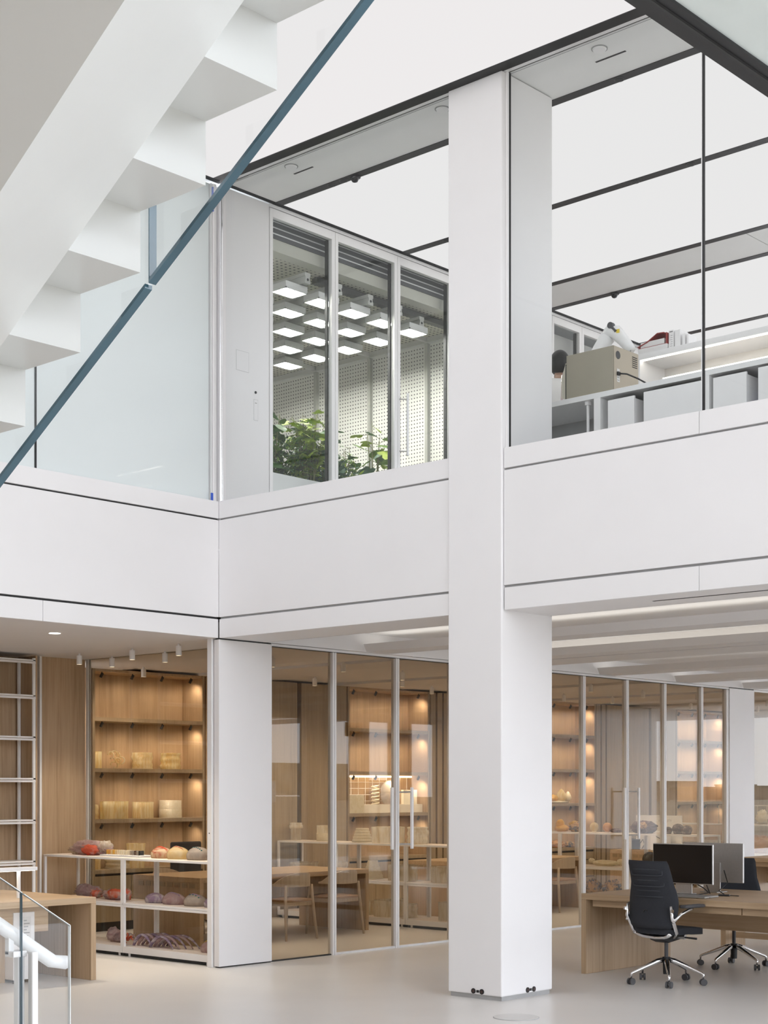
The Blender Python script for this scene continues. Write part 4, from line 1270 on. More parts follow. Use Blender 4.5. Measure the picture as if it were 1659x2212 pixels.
# black office chair backs and shelf items deeper in the room
G2 = 'pale glass vessels on the rear shelf'
X2 = 4.65
K = (X2 + 9.783) / (5.25 + 9.783)
def vy(v):
    return -11.035 + (v + 11.035) * K
T1 = 1.024
vessel('glass_vessel', 'knobbed collared pale vase at the left of the rear shelf top', (X2, min(3.70, vy(4.38)), T1), 0.085, 0.225, clearart, 'collar', G2, 1, 1)
vessel('glass_vessel', 'clear cylinder with a frosted lower half on the rear shelf top', (X2, vy(3.72), T1), 0.13, 0.205, clearart, 'half', G2)
vessel('glass_vessel', 'stepped beehive of pale glass on the rear shelf top', (X2, vy(3.05), T1), 0.135, 0.18, frosty, 'stepped', G2)
vessel('glass_vessel', 'wide fluted pale glass drum behind the left door pull', (X2, vy(2.58), T1), 0.19, 0.20, clearart, 'fluted', G2, 1, 3)
vessel('glass_vessel', 'crumpled pale glass vessel behind the right door pull', (X2, vy(2.07), T1), 0.13, 0.205, clearart, 'crumpled', G2, 1, 4)
T2 = 0.563
vessel('glass_vessel', 'wide crumpled glass bowl on the middle tier above the left chair', (X2, 3.55, T2), 0.19, 0.17, clearart, 'crumpled', G2, 1, 6)
vessel('glass_vessel', 'tall folded glass vessel on the middle tier beside the first mullion', (X2, vy(3.44), T2), 0.085, 0.20, clearart, 'crumpled', G2, 1, 8)
vessel('glass_vessel', 'tapered ringed glass cone on the middle tier', (X2, vy(2.86), T2), 0.14, 0.235, frosty, 'cone', G2)
vessel('glass_vessel', 'fluted glass drum on the middle tier right of the glass cone', (X2, vy(2.33), T2), 0.17, 0.19, clearart, 'fluted', G2, 1, 9)
vessel('glass_vessel', 'ribbed glass drum on the middle tier next to the pillar', (X2, vy(1.62), T2), 0.16, 0.19, clearart, 'fluted', G2, 1, 12)
T3 = 0.104
vessel('glass_vessel', 'ribbed glass tumbler at the left of the lowest rear tier', (X2, vy(2.90), T3), 0.09, 0.17, clearart, 'fluted', G2, 1, 15)
vessel('glass_vessel', 'wide plain oval glass drum on the lowest rear tier', (X2, vy(2.56), T3), 0.20, 0.20, clearart, 'plain', G2, 1, 15)
vessel('glass_vessel', 'small twisted clear glass beaker on the lowest rear tier', (X2, vy(2.19), T3), 0.085, 0.17, clearart, 'crumpled', G2, 1, 17)
vessel('glass_vessel', 'ribbed glass drum on the lowest tier cut off by the pillar', (X2, vy(1.53), T3), 0.13, 0.22, clearart, 'fluted', G2, 1, 19)

G4 = 'sculptures on the right display shelf'
X3 = 9.25
K3 = (X3 + 9.783) / (9.9 + 9.783)
fy = lambda v: -11.035 + (v + 11.035) * K3
rock('wax_form', 'translucent yellow wax form with a rounded peak on the right shelf', (X3, fy(3.14), 1.064), (0.16, 0.24, 0.10), honey, 0.12, 1.5, 31, 'sculpture', G4, [(honey, (0, 0.03, 0.10), (0.12, 0.14, 0.17), 0.15)])
rock('sponge_form', 'yellow and grey ribbed sponge sculpture left of the first mullion', (X3, fy(2.87), 1.064), (0.16, 0.21, 0.15), coralrock, 0.3, 4, 33, 'sculpture', G4, [(honey, (0, 0.03, 0.10), (0.12, 0.16, 0.12), 0.5)])
def ball(label, v, r, mat, z=1.064):
    t = thing('glass_ball', label, 'glass ball', (X3, fy(v), z), 0, G4)
    MB().lathe([(0.001, 0)] + [(r * math.sin(PI * i / 14), 0.006 + r - r * math.cos(PI * i / 14)) for i in range(1, 14)] + [(0.001, 0.006 + 2 * r)], n=24).build('body', mat, t, smooth=True)
    MB().lathe([(r * 0.5, 0), (r * 0.55, 0.008), (r * 0.4, 0.012)], n=16).build('ring', ivory, t, smooth=True)
ball('pale orange glass ball between the first two mullions', 2.53, 0.07, amber_clear)
ball('deeper orange glass ball right of the pale one', 2.29, 0.07, orange_wax)
rock('glass_piece', 'small flat dark purple glass piece beside the orange ball', (X3, fy(2.13), 1.064), (0.1, 0.19, 0.06), brown_glass, 0.3, 4, 37, 'sculpture', G4)
rock('glass_mass', 'glossy brown bubbled glass mass behind the right door', (X3, fy(1.63), 1.064), (0.22, 0.42, 0.18), brown_glass, 0.25, 4, 41, 'sculpture', G4, [(brown_glass, (-0.05, -0.1, 0.06), (0.1, 0.1, 0.1), 0.1), (brown_glass, (-0.07, 0.02, 0.05), (0.1, 0.1, 0.09), 0.1), (brown_glass, (-0.02, 0.1, 0.09), (0.16, 0.18, 0.16), 0.1), (coralrock, (-0.08, -0.04, 0.11), (0.08, 0.14, 0.1), 0.4)])
for lab, v, r in (('brown glass dome, leftmost of the four domes', 1.19, 0.06), ('largest brown glass dome, at the back of the four', 1.10, 0.085), ('brown glass dome in front of the largest one', 0.99, 0.06), ('brown glass dome nearest the second column', 0.87, 0.075)):
    t = thing('glass_dome', lab, 'glass dome', (X3 + (0.08 if 'largest' in lab else -0.04), fy(v), 1.064), 0, G4)
    MB().lathe([(0.001, 2 * r * 0.85)] + [(r * math.sin(PI * i / 16), r * 0.85 + r * 0.85 * math.cos(PI * i / 16)) for i in range(1, 12)] + [(r * 0.72, 0.0)], n=22).build('body', brown_glass, t, smooth=True)
    MB().cyl((0, 0, 0), (0, 0, 0.004), r * 0.7, n=16).build('base', brown_glass, t)
wl_ = rock('woven_form', 'long woven cream bone-like form on the middle tier', (X3, fy(2.32), 0.574), (0.14, 0.46, 0.085), ivory, 0.2, 2, 43, 'sculpture', G4, [(ivory, (0, -0.26, 0.06), (0.05, 0.12, 0.09), 0.3), (ivory, (0, 0.25, 0.07), (0.06, 0.1, 0.07), 0.3)])
ball('smoky black glass globe on the middle tier behind the task chair', 1.53, 0.11, smoky, 0.574)
for lab, v, s in (('mottled orange and black coral lump on the lowest tier, left one', 2.56, 51), ('mottled orange and black coral lump on the lowest tier, right one', 2.20, 57)):
    rock('coral_lump', lab, (X3, fy(v), 0.104), (0.24, 0.32, 0.24), coralrock, 0.5, 4, s, 'sculpture', G4, [(coralrock, (0, 0.0, 0.18), (0.14, 0.16, 0.14), 0.6)])
# items on the farthest shelf
G5 = 'objects on the farthest shelf'
def case(lab, y, w_, mat):
    t = thing('display_case', lab, 'display case', (14.2, y, 1.104), 0, G5)
    m = MB()
    for a in (-w_ / 2, w_ / 2):
        for b in (-w_ / 2, w_ / 2):
            m.box(a - 0.006, b - 0.006, 0.0, a + 0.006, b + 0.006, 0.32)
    for a in (-w_ / 2, w_ / 2):
        m.box(-w_ / 2, a - 0.006, 0.31, w_ / 2, a + 0.006, 0.322)
        m.box(a - 0.006, -w_ / 2, 0.31, a + 0.006, w_ / 2, 0.322)
    m.build('frame', clearart, t)
    lump((0, 0, 0.12), (0.09, 0.10, 0.12), 7).build('specimen', mat, t, smooth=True)
case('clear display case with a cream coral on the farthest shelf', 2.02, 0.40, ivory)
case('clear display case with a brown specimen beside the second column', 2.58, 0.36, orange_wax)
rock('wax_block', 'large orange wax form with two humps below the farthest shelf top', (14.2, 2.10, 0.604), (0.25, 0.52, 0.30), orange_wax, 0.25, 2, 61, 'sculpture', G5)
rock('wax_block', 'small pink wax form to the right of the large orange one', (14.2, 1.70, 0.604), (0.15, 0.2, 0.14), rose, 0.2, 2, 63, 'sculpture', G5)
rock('wax_block', 'narrow orange wax form beside the second column', (14.2, 2.68, 0.604), (0.15, 0.25, 0.28), orange_wax, 0.2, 2, 67, 'sculpture', G5)
# workstation behind the right shelf: white board, black box, cabinet with cables
wbd = thing('display_board', 'white board with lettering behind the brown glass mass', 'board', (11.2, 2.2, 0.742))
box('panel', paper, (0, -0.42, 0.0), (0.02, 0.42, 0.545), wbd)
text('lettering', 'HUMILITY', 0.055, gap_grey, (-0.001, -0.12, 0.46), (R(90), 0, R(-90)), wbd, 0.0005)
bb = thing('equipment_box', 'black equipment box with a looping cable on the far table', 'box', (11.3, 2.62, 0.742))
MB().box(-0.12, -0.08, 0, 0.12, 0.24, 0.16).build('case', black, bb, bevel=0.008)
MB().tube([(-0.1, -0.08, 0.1), (-0.12, -0.14, 0.16), (-0.12, -0.17, 0.08), (-0.12, -0.12, 0.01)], 0.006, 6).build('cable', black, bb, smooth=True)
wc = thing('white_unit', 'small white cabinet unit with a black cable beside the display board', 'cabinet', (11.05, 2.06, 0.742))
MB().box(-0.1, -0.13, 0, 0.08, 0.13, 0.30).build('case', powder, wc, bevel=0.004)
MB().tube([(-0.11, 0.02, 0.22), (-0.12, -0.08, 0.18), (-0.12, -0.16, 0.12), (-0.12, -0.17, 0.01)], 0.006, 6).build('cable', black, wc, smooth=True)

# ================================================================ RIGHT GALLERY: DESKS AND TASK CHAIRS
dk = thing('desk', 'long oak bench desk on the right with slab end and two monitors', 'desk', (1.97, -2.79, 0))
MB().box(0, -5.6, 0.685, 1.45, 0.0, 0.74).build('top', oak_y, dk, bevel=0.003)
MB().box(0, -0.055, 0, 1.45, 0.0, 0.685).build('end_panel', oak_pale, dk, bevel=0.003)
for a, b in ((-1.62, -0.09), (-3.2, -1.63), (-4.8, -3.21)):
    MB().box(0.055, a, 0.622, 0.075, b, 0.683).build('drawer_front', oak_y, dk, bevel=0.001)
MB().box(0.70, -5.6, 0.42, 0.73, -0.055, 0.685).build('spine_panel', oak_y, dk)
MB().box(0.5, -5.6, 0.0, 0.95, -5.55, 0.685).build('end_panel', oak_pale, dk)

def monitor(label, x, y, rz):
    t = thing('monitor', label, 'monitor', (x, y, 0.74), rz, 'thin silver monitors on the oak desk')
    MB().box(-0.012, -0.315, 0.095, 0.012, 0.315, 0.46).build('housing', silver, t, bevel=0.004)
    MB().box(-0.0145, -0.308, 0.103, -0.0125, 0.308, 0.452).build('screen', screen, t)
    MB().box(0.013, -0.085, 0.006, 0.025, 0.085, 0.28).build('stand', silver, t, bevel=0.002)
    MB().box(-0.10, -0.09, 0.0, 0.09, 0.09, 0.007).build('foot', silver, t, bevel=0.002)
    return t
monitor('monitor with its black screen facing the camera, beside the task chair', 2.52, -3.535, 0)
monitor('monitor seen from its plain silver back, behind the black screen', 2.95, -3.60, PI)
lp = thing('laptop', 'closed silver laptop lying at the desk edge in front of the black screen', 'laptop', (2.21, -3.82, 0.74), R(3))
MB().box(-0.13, -0.19, 0.003, 0.13, 0.19, 0.011).build('base', silver, lp, bevel=0.003)
MB().box(-0.13, -0.19, 0.0115, 0.13, 0.19, 0.0165).build('lid', silver, lp, bevel=0.002)
for y in (-0.12, 0.1):
    MB().box(-0.12, y, 0.0, 0.12, y + 0.02, 0.003).build('foot', rubber, lp)
MB().box(-0.05, -0.192, 0.005, -0.03, -0.19, 0.009).build('port', black, lp)
def cable(label, pts, r=0.005):
    return tag(MB().tube(pts, r, 8).build('cable', black, smooth=True), label, 'cable', 'black cables on the desk')
cable('black cable looping from the front monitor to the desk', [(2.56, -3.60, 0.86), (2.60, -3.70, 0.80), (2.56, -3.78, 0.76), (2.48, -3.72, 0.746), (2.42, -3.5, 0.746)])
cable('black cable hanging straight behind the front monitor', [(2.66, -3.70, 0.95), (2.66, -3.70, 0.82), (2.65, -3.74, 0.746)])
cable('black cable curving between the two monitors', [(2.90, -3.74, 0.95), (2.86, -3.80, 0.84), (2.74, -3.78, 0.77), (2.66, -3.88, 0.746)])
dg = thing('adapter', 'small black adapter lying on the desk by the monitor foot', 'adapter', (2.52, -3.96, 0.74), R(20))
MB().box(-0.025, -0.05, 0, 0.025, 0.05, 0.016).build('case', black, dg, bevel=0.004)
MB().tube([(0, -0.05, 0.008), (0.01, -0.1, 0.006), (0.0, -0.13, 0.006)], 0.004, 6).build('cable', black, dg)

def task_chair(label, x, y, rz, base_rz=0.0, with_base=None):
    """swivel chair facing local +x"""
    t = thing('task_chair', label, 'chair', (x, y, 0), rz, 'black swivel chairs with polished bases')
    # backrest: padded sheet, waisted, leaning back
    def back():
        m = MB()
        nz_, ny_ = 19, 15
        P = {}
        for side in (0, 1):
            for i in range(nz_):
                q = i / (nz_ - 1)
                z = 0.50 + 0.585 * q
                wd = 1.10 * (0.215 + 0.025 * math.sin(PI * min(1, q * 1.5)) - 0.022 * max(0, q - 0.45) / 0.55)
                if q < 0.07: wd *= 0.86 + 2 * q
                if q > 0.95: wd *= 0.955
                xo = -0.255 + 0.06 * math.sin(PI * q) * 0.6 - 0.10 * max(0, q - 0.35) ** 1.3
                for j in range(ny_):
                    s = -1 + 2 * j / (ny_ - 1)
                    edge = (1 - abs(s) ** 6) * (1 - abs(2 * q - 1) ** 10)
                    th = 0.030 * edge + 0.006
                    cup = 0.05 * s * s
                    groove = 0.0
                    P[side, i, j] = len(m.v)
                    m.v.append((xo + cup + (th if side else -th * 0.8), s * wd, z))
        for i in range(nz_ - 1):
            for j in range(ny_ - 1):
                m.f.append((P[1, i, j], P[1, i, j + 1], P[1, i + 1, j + 1], P[1, i + 1, j]))
                m.f.append((P[0, i, j], P[0, i + 1, j], P[0, i + 1, j + 1], P[0, i, j + 1]))
        for i in range(nz_ - 1):
            m.f.append((P[0, i, 0], P[1, i, 0], P[1, i + 1, 0], P[0, i + 1, 0]))
            m.f.append((P[0, i, ny_ - 1], P[0, i + 1, ny_ - 1], P[1, i + 1, ny_ - 1], P[1, i, ny_ - 1]))
        for j in range(ny_ - 1):
            m.f.append((P[0, 0, j], P[0, 0, j + 1], P[1, 0, j + 1], P[1, 0, j]))
            m.f.append((P[0, nz_ - 1, j], P[1, nz_ - 1, j], P[1, nz_ - 1, j + 1], P[0, nz_ - 1, j + 1]))
        return m
    bo = back().build('backrest', charcoal, t, smooth=True)
    # stitched horizontal tubes on the rear of the backrest
    for z, hw in ((0.985, 0.165), (0.89, 0.165), (0.80, 0.16)):
        q = (z - 0.50) / 0.585
        xo = -0.255 + 0.06 * math.sin(PI * q) * 0.6 - 0.10 * max(0, q - 0.35) ** 1.3
        loop = []
        for k in range(28):
            a = 2 * PI * k / 28
            yy = hw * max(-1, min(1, 1.25 * math.cos(a))) if True else 0
            zz = z + 0.026 * max(-1, min(1, 1.3 * math.sin(a)))
            s = yy / 0.21
            loop.append((xo + 0.05 * s * s - 0.034 * (1 - abs(s) ** 6) , yy, zz))
        MB().tube(loop + loop[:1], 0.0055, 6, False).build('stitched_seam', seam_m, bo, smooth=True)
    MB().tube([(-0.285, -0.02, 0.655), (-0.292, 0.0, 0.665), (-0.287, 0.025, 0.64)], 0.006, 6).build('pull_tab', black, bo)
    def seat(th, ph):
        a = ph * PI
        cx, sx = math.cos(th), math.sin(th)
        k = (abs(cx) ** 4 + abs(sx) ** 4) ** (-0.25)
        r_ = min(1, math.sin(a) * 1.6)
        return (0.03 + 0.255 * k * cx * r_, 0.245 * k * sx * r_, 0.475 + 0.038 * math.cos(a) - 0.02 * max(0, cx) * r_)
    MB().blob(seat, 36, 12, False).build('seat', charcoal, t, smooth=True)
    for s in (-1, 1):
        MB().tube([(-0.24, s * 0.235, 0.70), (-0.235, s * 0.245, 0.60), (-0.16, s * 0.235, 0.47), (-0.10, s * 0.16, 0.425)], [0.012, 0.016, 0.018, 0.016], 10).build('side_frame', chrome, t, smooth=True)
        MB().tube([(-0.235, s * 0.25, 0.56), (-0.15, s * 0.275, 0.63), (-0.03, s * 0.285, 0.672), (0.0, s * 0.285, 0.675)], [0.012, 0.013, 0.013, 0.011], 10).build('arm_frame', chrome, t, smooth=True)
        MB().box(-0.14, s * 0.285 - 0.042, 0.68, 0.13, s * 0.285 + 0.042, 0.708).build('arm_pad', rubber, t, bevel=0.014, seg=3)
        MB().cyl((-0.248, s * 0.245, 0.66), (-0.248, s * 0.262, 0.66), 0.016, n=14).build('pivot', chrome, t)
    MB().tube([(-0.20, -0.20, 0.455), (-0.17, -0.12, 0.425), (-0.15, 0, 0.415), (-0.17, 0.12, 0.425), (-0.20, 0.20, 0.455)], 0.018, 10).build('cross_bar', chrome, t, smooth=True)
    MB().prism([(-0.15, 0.43), (0.16, 0.445), (0.12, 0.39), (-0.06, 0.365), (-0.13, 0.39)], 'y', -0.08, 0.08).build('mechanism', black, t, bevel=0.01)
    MB().cyl((0.06, -0.08, 0.415), (0.06, -0.16, 0.415), 0.02, n=12).build('tension_knob', silver, t)
    MB().tube([(0.05, 0.08, 0.41), (0.07, 0.20, 0.41), (0.09, 0.25, 0.405)], [0.007, 0.008, 0.011], 8).build('lever', black, t)
    MB().tube([(0.05, -0.16, 0.412), (0.09, -0.26, 0.405)], [0.007, 0.01], 8).build('lever', black, t)
    MB().cyl((0, 0, 0.11), (0, 0, 0.38), 0.017, n=14).build('gas_column', rubber, t, smooth=False)
    MB().cyl((0, 0, 0.085), (0, 0, 0.235), 0.028, 0.033, n=16).build('hub', black, t)
    for i in range(5):
        a = base_rz + i * 2 * PI / 5
        c, s = math.cos(a), math.sin(a)
        MB().tube([(0.03 * c, 0.03 * s, 0.21), (0.08 * c, 0.08 * s, 0.20), (0.31 * c, 0.31 * s, 0.105), (0.325 * c, 0.325 * s, 0.095), (0.325 * c, 0.325 * s, 0.055)], [0.026, 0.026, 0.014, 0.012, 0.009], 10, squash=0.9).build('base_arm', chrome, t, smooth=True)
        ca = MB()
        x_, y_ = 0.325 * c, 0.325 * s
        h = a + 1.1 + i
        ux, uy = math.cos(h), math.sin(h)
        for q in (-1, 1):
            ca.cyl((x_ + q * 0.009 * ux, y_ + q * 0.009 * uy, 0.029), (x_ + q * 0.026 * ux, y_ + q * 0.026 * uy, 0.029), 0.029, n=18)
        ca.cyl((x_ - 0.01 * ux, y_ - 0.01 * uy, 0.032), (x_ + 0.01 * ux, y_ + 0.01 * uy, 0.032), 0.014, n=10)
        ca.build('caster', rubber, t)
    return t
task_chair('black swivel chair seen from behind, in front of the oak desk', 1.86, -3.77, R(-6), R(-138))
task_chair('black swivel chair on the far side of the desk, half hidden by monitors', 3.40, -3.56, R(212), R(-178)).scale = (1, 1, 0.95)
task_chair('black swivel chair at the lower right edge, only a caster showing', 1.86, -5.22, R(10), R(64))

dk2 = thing('desk', 'farther oak bench desk by the glass wall at the right edge', 'desk', (9.0, -0.45, 0))
MB().box(0, -6.0, 0.72, 1.45, 0.0, 0.775).build('top', oak_y, dk2, bevel=0.003)
MB().box(0, -0.055, 0, 1.45, 0.0, 0.72).build('end_panel', oak_pale, dk2)
MB().box(0.06, -6.0, 0.655, 0.08, -0.06, 0.718).build('drawer_front', oak_y, dk2)
MB().box(0.70, -6.0, 0.40, 0.73, -0.055, 0.72).build('spine_panel', oak_y, dk2)
bn_ = thing('bench', 'low oak bench on the floor behind the desk at the right edge', 'bench', (4.9, -2.55, 0))
MB().box(0, -3.4, 0.40, 0.42, 0.0, 0.45).build('seat', oak_y, bn_)
MB().box(0, -0.06, 0, 0.42, 0.0, 0.40).build('leg', oak_pale, bn_)
MB().box(0, -3.4, 0, 0.42, -3.34, 0.40).build('leg', oak_pale, bn_)
MB().box(0.18, -3.34, 0.10, 0.22, -0.06, 0.16).build('stretcher', oak_y, bn_)

# dark chair and stored items glimpsed through the side glazing
bc = thing('task_chair', 'black chair back glimpsed beside the white jamb through the side glass', 'chair', (2.55, 3.22, 0), R(-90))
MB().box(-0.28, -0.24, 0.62, -0.24, 0.24, 1.06).build('backrest', charcoal, bc, bevel=0.02)
MB().box(-0.22, -0.24, 0.43, 0.25, 0.24, 0.5).build('seat', charcoal, bc, bevel=0.02)
MB().box(-0.27, -0.03, 0.40, -0.235, 0.03, 0.7).box(-0.27, -0.03, 0.38, 0.1, 0.03, 0.43).build('back_support', black, bc)
MB().cyl((0, 0, 0.06), (0, 0, 0.40), 0.02, n=12).build('gas_column', rubber, bc)
for i in range(5):
    a = i * 2 * PI / 5
    MB().tube([(0, 0, 0.12), (0.3 * math.cos(a), 0.3 * math.sin(a), 0.07), (0.3 * math.cos(a), 0.3 * math.sin(a), 0.0)], [0.02, 0.014, 0.02], 8).build('base_arm', chrome, bc)
b2 = dup(bc, (5.6, 1.2, 0), R(180), 'dark upholstered chair behind the rear shelf beside the pillar')

# ================================================================ UPPER FLOOR RIGHT: COUNTER, INSTRUMENT, ROBOT ARM, PERSON
ct = thing('lab_counter', 'long white lab counter behind the upper glass screen', 'counter', (1.0, -2.5, UF))
Y = lambda y: y + 2.5
MB().box(0, Y(-10), 0.985, 0.62, Y(-2.5), 1.03).build('worktop', lacquer, ct, bevel=0.002)
for y0, y1 in ((-3.665, -3.60), (-4.70, -4.64), (-5.9, -5.84), (-2.56, -2.5), (-7.4, -7.34)):
    MB().box(0.0, Y(y0), 0.0, 0.6, Y(y1), 0.985).build('divider', powder, ct)
MB().box(0.58, Y(-10), 0.0, 0.61, Y(-2.5), 0.985).build('back_panel', gap_grey, ct)
MB().box(0.0, Y(-10), 0.10, 0.6, Y(-2.5), 0.14).build('bottom', powder, ct)
MB().cyl((0.06, Y(-3.50), 0.1), (0.06, Y(-3.50), 0.985), 0.013, n=12).build('support_rod', powder, ct)
MB().cyl((0.06, Y(-3.50), 0.955), (0.06, Y(-3.50), 0.985), 0.028, n=14).build('rod_collar', powder, ct)
for i, (y0, y1, zt, lab) in enumerate(((-4.00, -3.74, 0.945, 'plain white storage box below the instrument, left of the dark gap'), (-4.63, -4.09, 0.955, 'wide white storage box in the middle of the counter'), (-5.03, -4.735, 0.955, 'white storage box just right of the glass joint'), (-5.75, -5.13, 0.965, 'white storage box at the right edge of the counter'))):
    t = thing('storage_box', lab, 'box', (1.0, (y0 + y1) / 2, UF + 0.14), 0, 'white boxes under the counter')
    w_ = (y1 - y0) / 2
    MB().box(0.0, -w_, 0, 0.02, w_, zt - 0.14).build('front', powder, t, bevel=0.002)
    MB().box(0.02, -w_, 0, 0.5, -w_ + 0.01, zt - 0.16).box(0.02, w_ - 0.01, 0, 0.5, w_, zt - 0.16).box(0.48, -w_, 0, 0.5, w_, zt - 0.16).build('sides', powder, t)
    MB().box(0.0, -w_, 0, 0.5, w_, 0.01).build('bottom', powder, t)
for y, z, m_, lab in ((-4.05, 0.60, red_cloth, 'small red item in the dark gap between boxes'), (-5.07, 0.62, blue, 'small blue item in the dark gap right of the glass joint')):
    t = thing('bottle', lab, 'bottle', (1.2, y, UF + 0.141), 0, 'small bottles between the boxes')
    MB().cyl((0, 0, 0), (0, 0, z - 0.02), 0.03, n=12).build('body', m_, t)
    MB().cyl((0, 0, z - 0.02), (0, 0, z), 0.02, n=12).build('cap', m_, t)

eq = thing('instrument', 'beige metal bench instrument with a black power cord on the counter', 'instrument', (1.045, -3.52, UF + 1.03))
MB().prism([(-0.24, 0.02), (0.24, 0.02), (0.24, 0.385), (-0.24, 0.385)], 'x', 0.38, 0.01).build('rear_case', beige_case, eq)
# side sheet with a chamfered front top corner
MB().prism([(-0.24, 0.012), (0.235, 0.012), (0.235, 0.30), (0.18, 0.375), (-0.24, 0.378)], 'x', 0.0, 0.012).build('side_cover', beige_case, eq)
MB().box(0.012, -0.244, 0.012, 0.38, -0.24, 0.382).build('back_cover', beige_back, eq)
MB().prism([(0.24, 0.012), (0.29, 0.03), (0.285, 0.20), (0.245, 0.32), (0.24, 0.32)], 'x', 0.002, 0.38).build('front_hood', plain('hood', (0.58, 0.55, 0.46), 0.45), eq)
MB().box(-0.002, 0.236, 0.0, 0.36, 0.243, 0.31).build('hood_gap', black, eq)
MB().cyl((0.07, -0.244, 0.315), (0.07, -0.2455, 0.315), 0.034, n=24).build('fan_grille', rubber, eq)
for i in range(6):
    MB().box(0.285, -0.2455, 0.255 + i * 0.017, 0.36, -0.244, 0.262 + i * 0.017).build('vent_slot', black, eq)
MB().box(0.05, -0.262, 0.142, 0.085, -0.244, 0.172).build('plug', black, eq, bevel=0.003)
MB().tube([(0.07, -0.26, 0.157), (0.12, -0.30, 0.155), (0.20, -0.36, 0.12), (0.28, -0.44, 0.06), (0.36, -0.50, 0.008)], 0.007, 8).build('power_cord', black, eq, smooth=True)
lb = MB().box(0.055, -0.2452, 0.09, 0.095, -0.244, 0.20).build('rating_label', paper, eq)
for i in range(4):
    MB().box(0.06, -0.2456, 0.10 + i * 0.022, 0.088, -0.2452, 0.108 + i * 0.022).build('print', gap_grey, lb)
for x, y in ((0.03, -0.2), (0.03, 0.2), (0.34, -0.2), (0.34, 0.2)):
    MB().cyl((x, y, 0), (x, y, 0.02), 0.014, n=10).build('foot', black, eq)
ho = thing('hose', 'pale pink translucent hoses arching over the instrument', 'hose', (1.5, -3.2, UF + 1.03))
for d in (0.0, 0.04):
    MB().tube([(-0.05 + d, 0.26 - d, 0.0), (-0.04 + d, 0.25 - d, 0.35), (-0.02 + d, 0.2, 0.48 - d), (0.02 + d, 0.08, 0.53 - d), (0.05 + d, -0.06, 0.50 - d), (0.08 + d, -0.10, 0.36)], 0.012, 8).build('tube', pink_tube, ho, smooth=True)

rb = thing('robot_arm', 'white jointed robot arm with black cap leaning over the instrument', 'robot', (1.52, -3.20, UF + 1.03))
MB().lathe([(0.001, 0.0), (0.075, 0), (0.075, 0.05), (0.06, 0.09), (0.055, 0.2), (0.06, 0.40)], n=20).build('base', lacquer, rb, smooth=True)
MB().tube([(0.0, 0.0, 0.38), (0.02, -0.02, 0.46), (0.06, -0.09, 0.59), (0.08, -0.135, 0.655)], [0.055, 0.058, 0.062, 0.070], 16).build('lower_arm', lacquer, rb, smooth=True)
MB().lathe([(0.063, -0.004), (0.063, 0.004)], (0.03, -0.035, 0.49), 18).build('joint_ring', gap_grey, rb)
MB().tube([(0.09, -0.11, 0.665), (0.09, -0.16, 0.70), (0.09, -0.21, 0.685), (0.09, -0.29, 0.60), (0.09, -0.35, 0.525), (0.09, -0.375, 0.49)], [0.055, 0.066, 0.064, 0.052, 0.046, 0.040], 16).build('forearm', lacquer, rb, smooth=True)
MB().cyl((0.02, -0.195, 0.735), (0.06, -0.195, 0.735), 0.028, n=18).build('joint_cap', rubber, rb)
MB().tube([(0.03, -0.205, 0.72), (0.03, -0.235, 0.69), (0.03, -0.25, 0.672)], [0.012, 0.010, 0.012], 8).build('cap_tab', rubber, rb)
MB().box(0.034, -0.285, 0.655, 0.040, -0.25, 0.690).build('warning_sticker', yellow, rb, bevel=0.004)
MB().box(0.07, -0.382, 0.38, 0.11, -0.362, 0.50).build('tool_mount', silver, rb)

bs = thing('wall_shelf', 'white backlit shelf unit behind the counter with glowing light lines', 'shelf', (2.15, -3.28, UF))
Y2 = lambda y: y + 3.28
MB().box(0.0, Y2(-10), 1.60, 0.45, 0.0, 1.655).build('top_shelf', powder, bs, bevel=0.002)
MB().box(0.42, Y2(-10), 0.0, 0.45, 0.0, 1.60).build('back_panel', plain('panel_cream', (0.83, 0.80, 0.76), 0.5), bs)
MB().box(0.0, -0.03, 0.0, 0.42, 0.0, 1.60).build('end_panel', powder, bs)
MB().box(0.015, Y2(-10), 1.592, 0.035, -0.03, 1.60).build('led_line', led, bs)
MB().box(0.0, Y2(-10), 1.36, 0.42, Y2(-3.55), 1.385).build('mid_shelf', powder, bs)
MB().box(0.0, Y2(-10), 1.385, 0.012, Y2(-3.55), 1.395).build('led_line', led, bs)
MB().box(0.0, Y2(-10), 0.0, 0.42, -0.03, 0.9).build('lower_cabinet', powder, bs)
fl = thing('file_box', 'white archive box lying under the red binder', 'box', (2.30, -3.40, UF + 1.655), 0, 'files on the backlit shelf')
MB().box(-0.1, -0.16, 0, 0.14, 0.14, 0.05).build('body', paper, fl)
MB().box(-0.102, -0.162, 0.035, 0.142, 0.142, 0.06).build('lid', paper, fl)
bd = thing('binder', 'thick red ring binder lying open-edged on the archive box', 'binder', (2.30, -3.40, UF + 1.716), 0, 'files on the backlit shelf')
MB().box(-0.09, -0.13, 0.004, 0.12, 0.12, 0.055).build('pages', paper, bd)
MB().prism([(0.15, 0.015), (0.05, 0.045), (-0.06, 0.105), (-0.13, 0.10), (-0.155, 0.09), (-0.155, 0.095), (-0.13, 0.107), (-0.06, 0.112), (0.05, 0.052), (0.15, 0.022)], 'x', -0.1, 0.13).build('cover', red_cloth, bd)
MB().box(-0.1, -0.16, 0.0, 0.13, -0.152, 0.10).build('spine', red_cloth, bd)
text('lettering', 'S', 0.04, paper, (-0.02, -0.161, 0.06), (R(90), R(25), R(0)), bd, 0.0005)
MB().box(-0.1, -0.15, 0.0, 0.13, 0.14, 0.004).build('cover', red_cloth, bd)
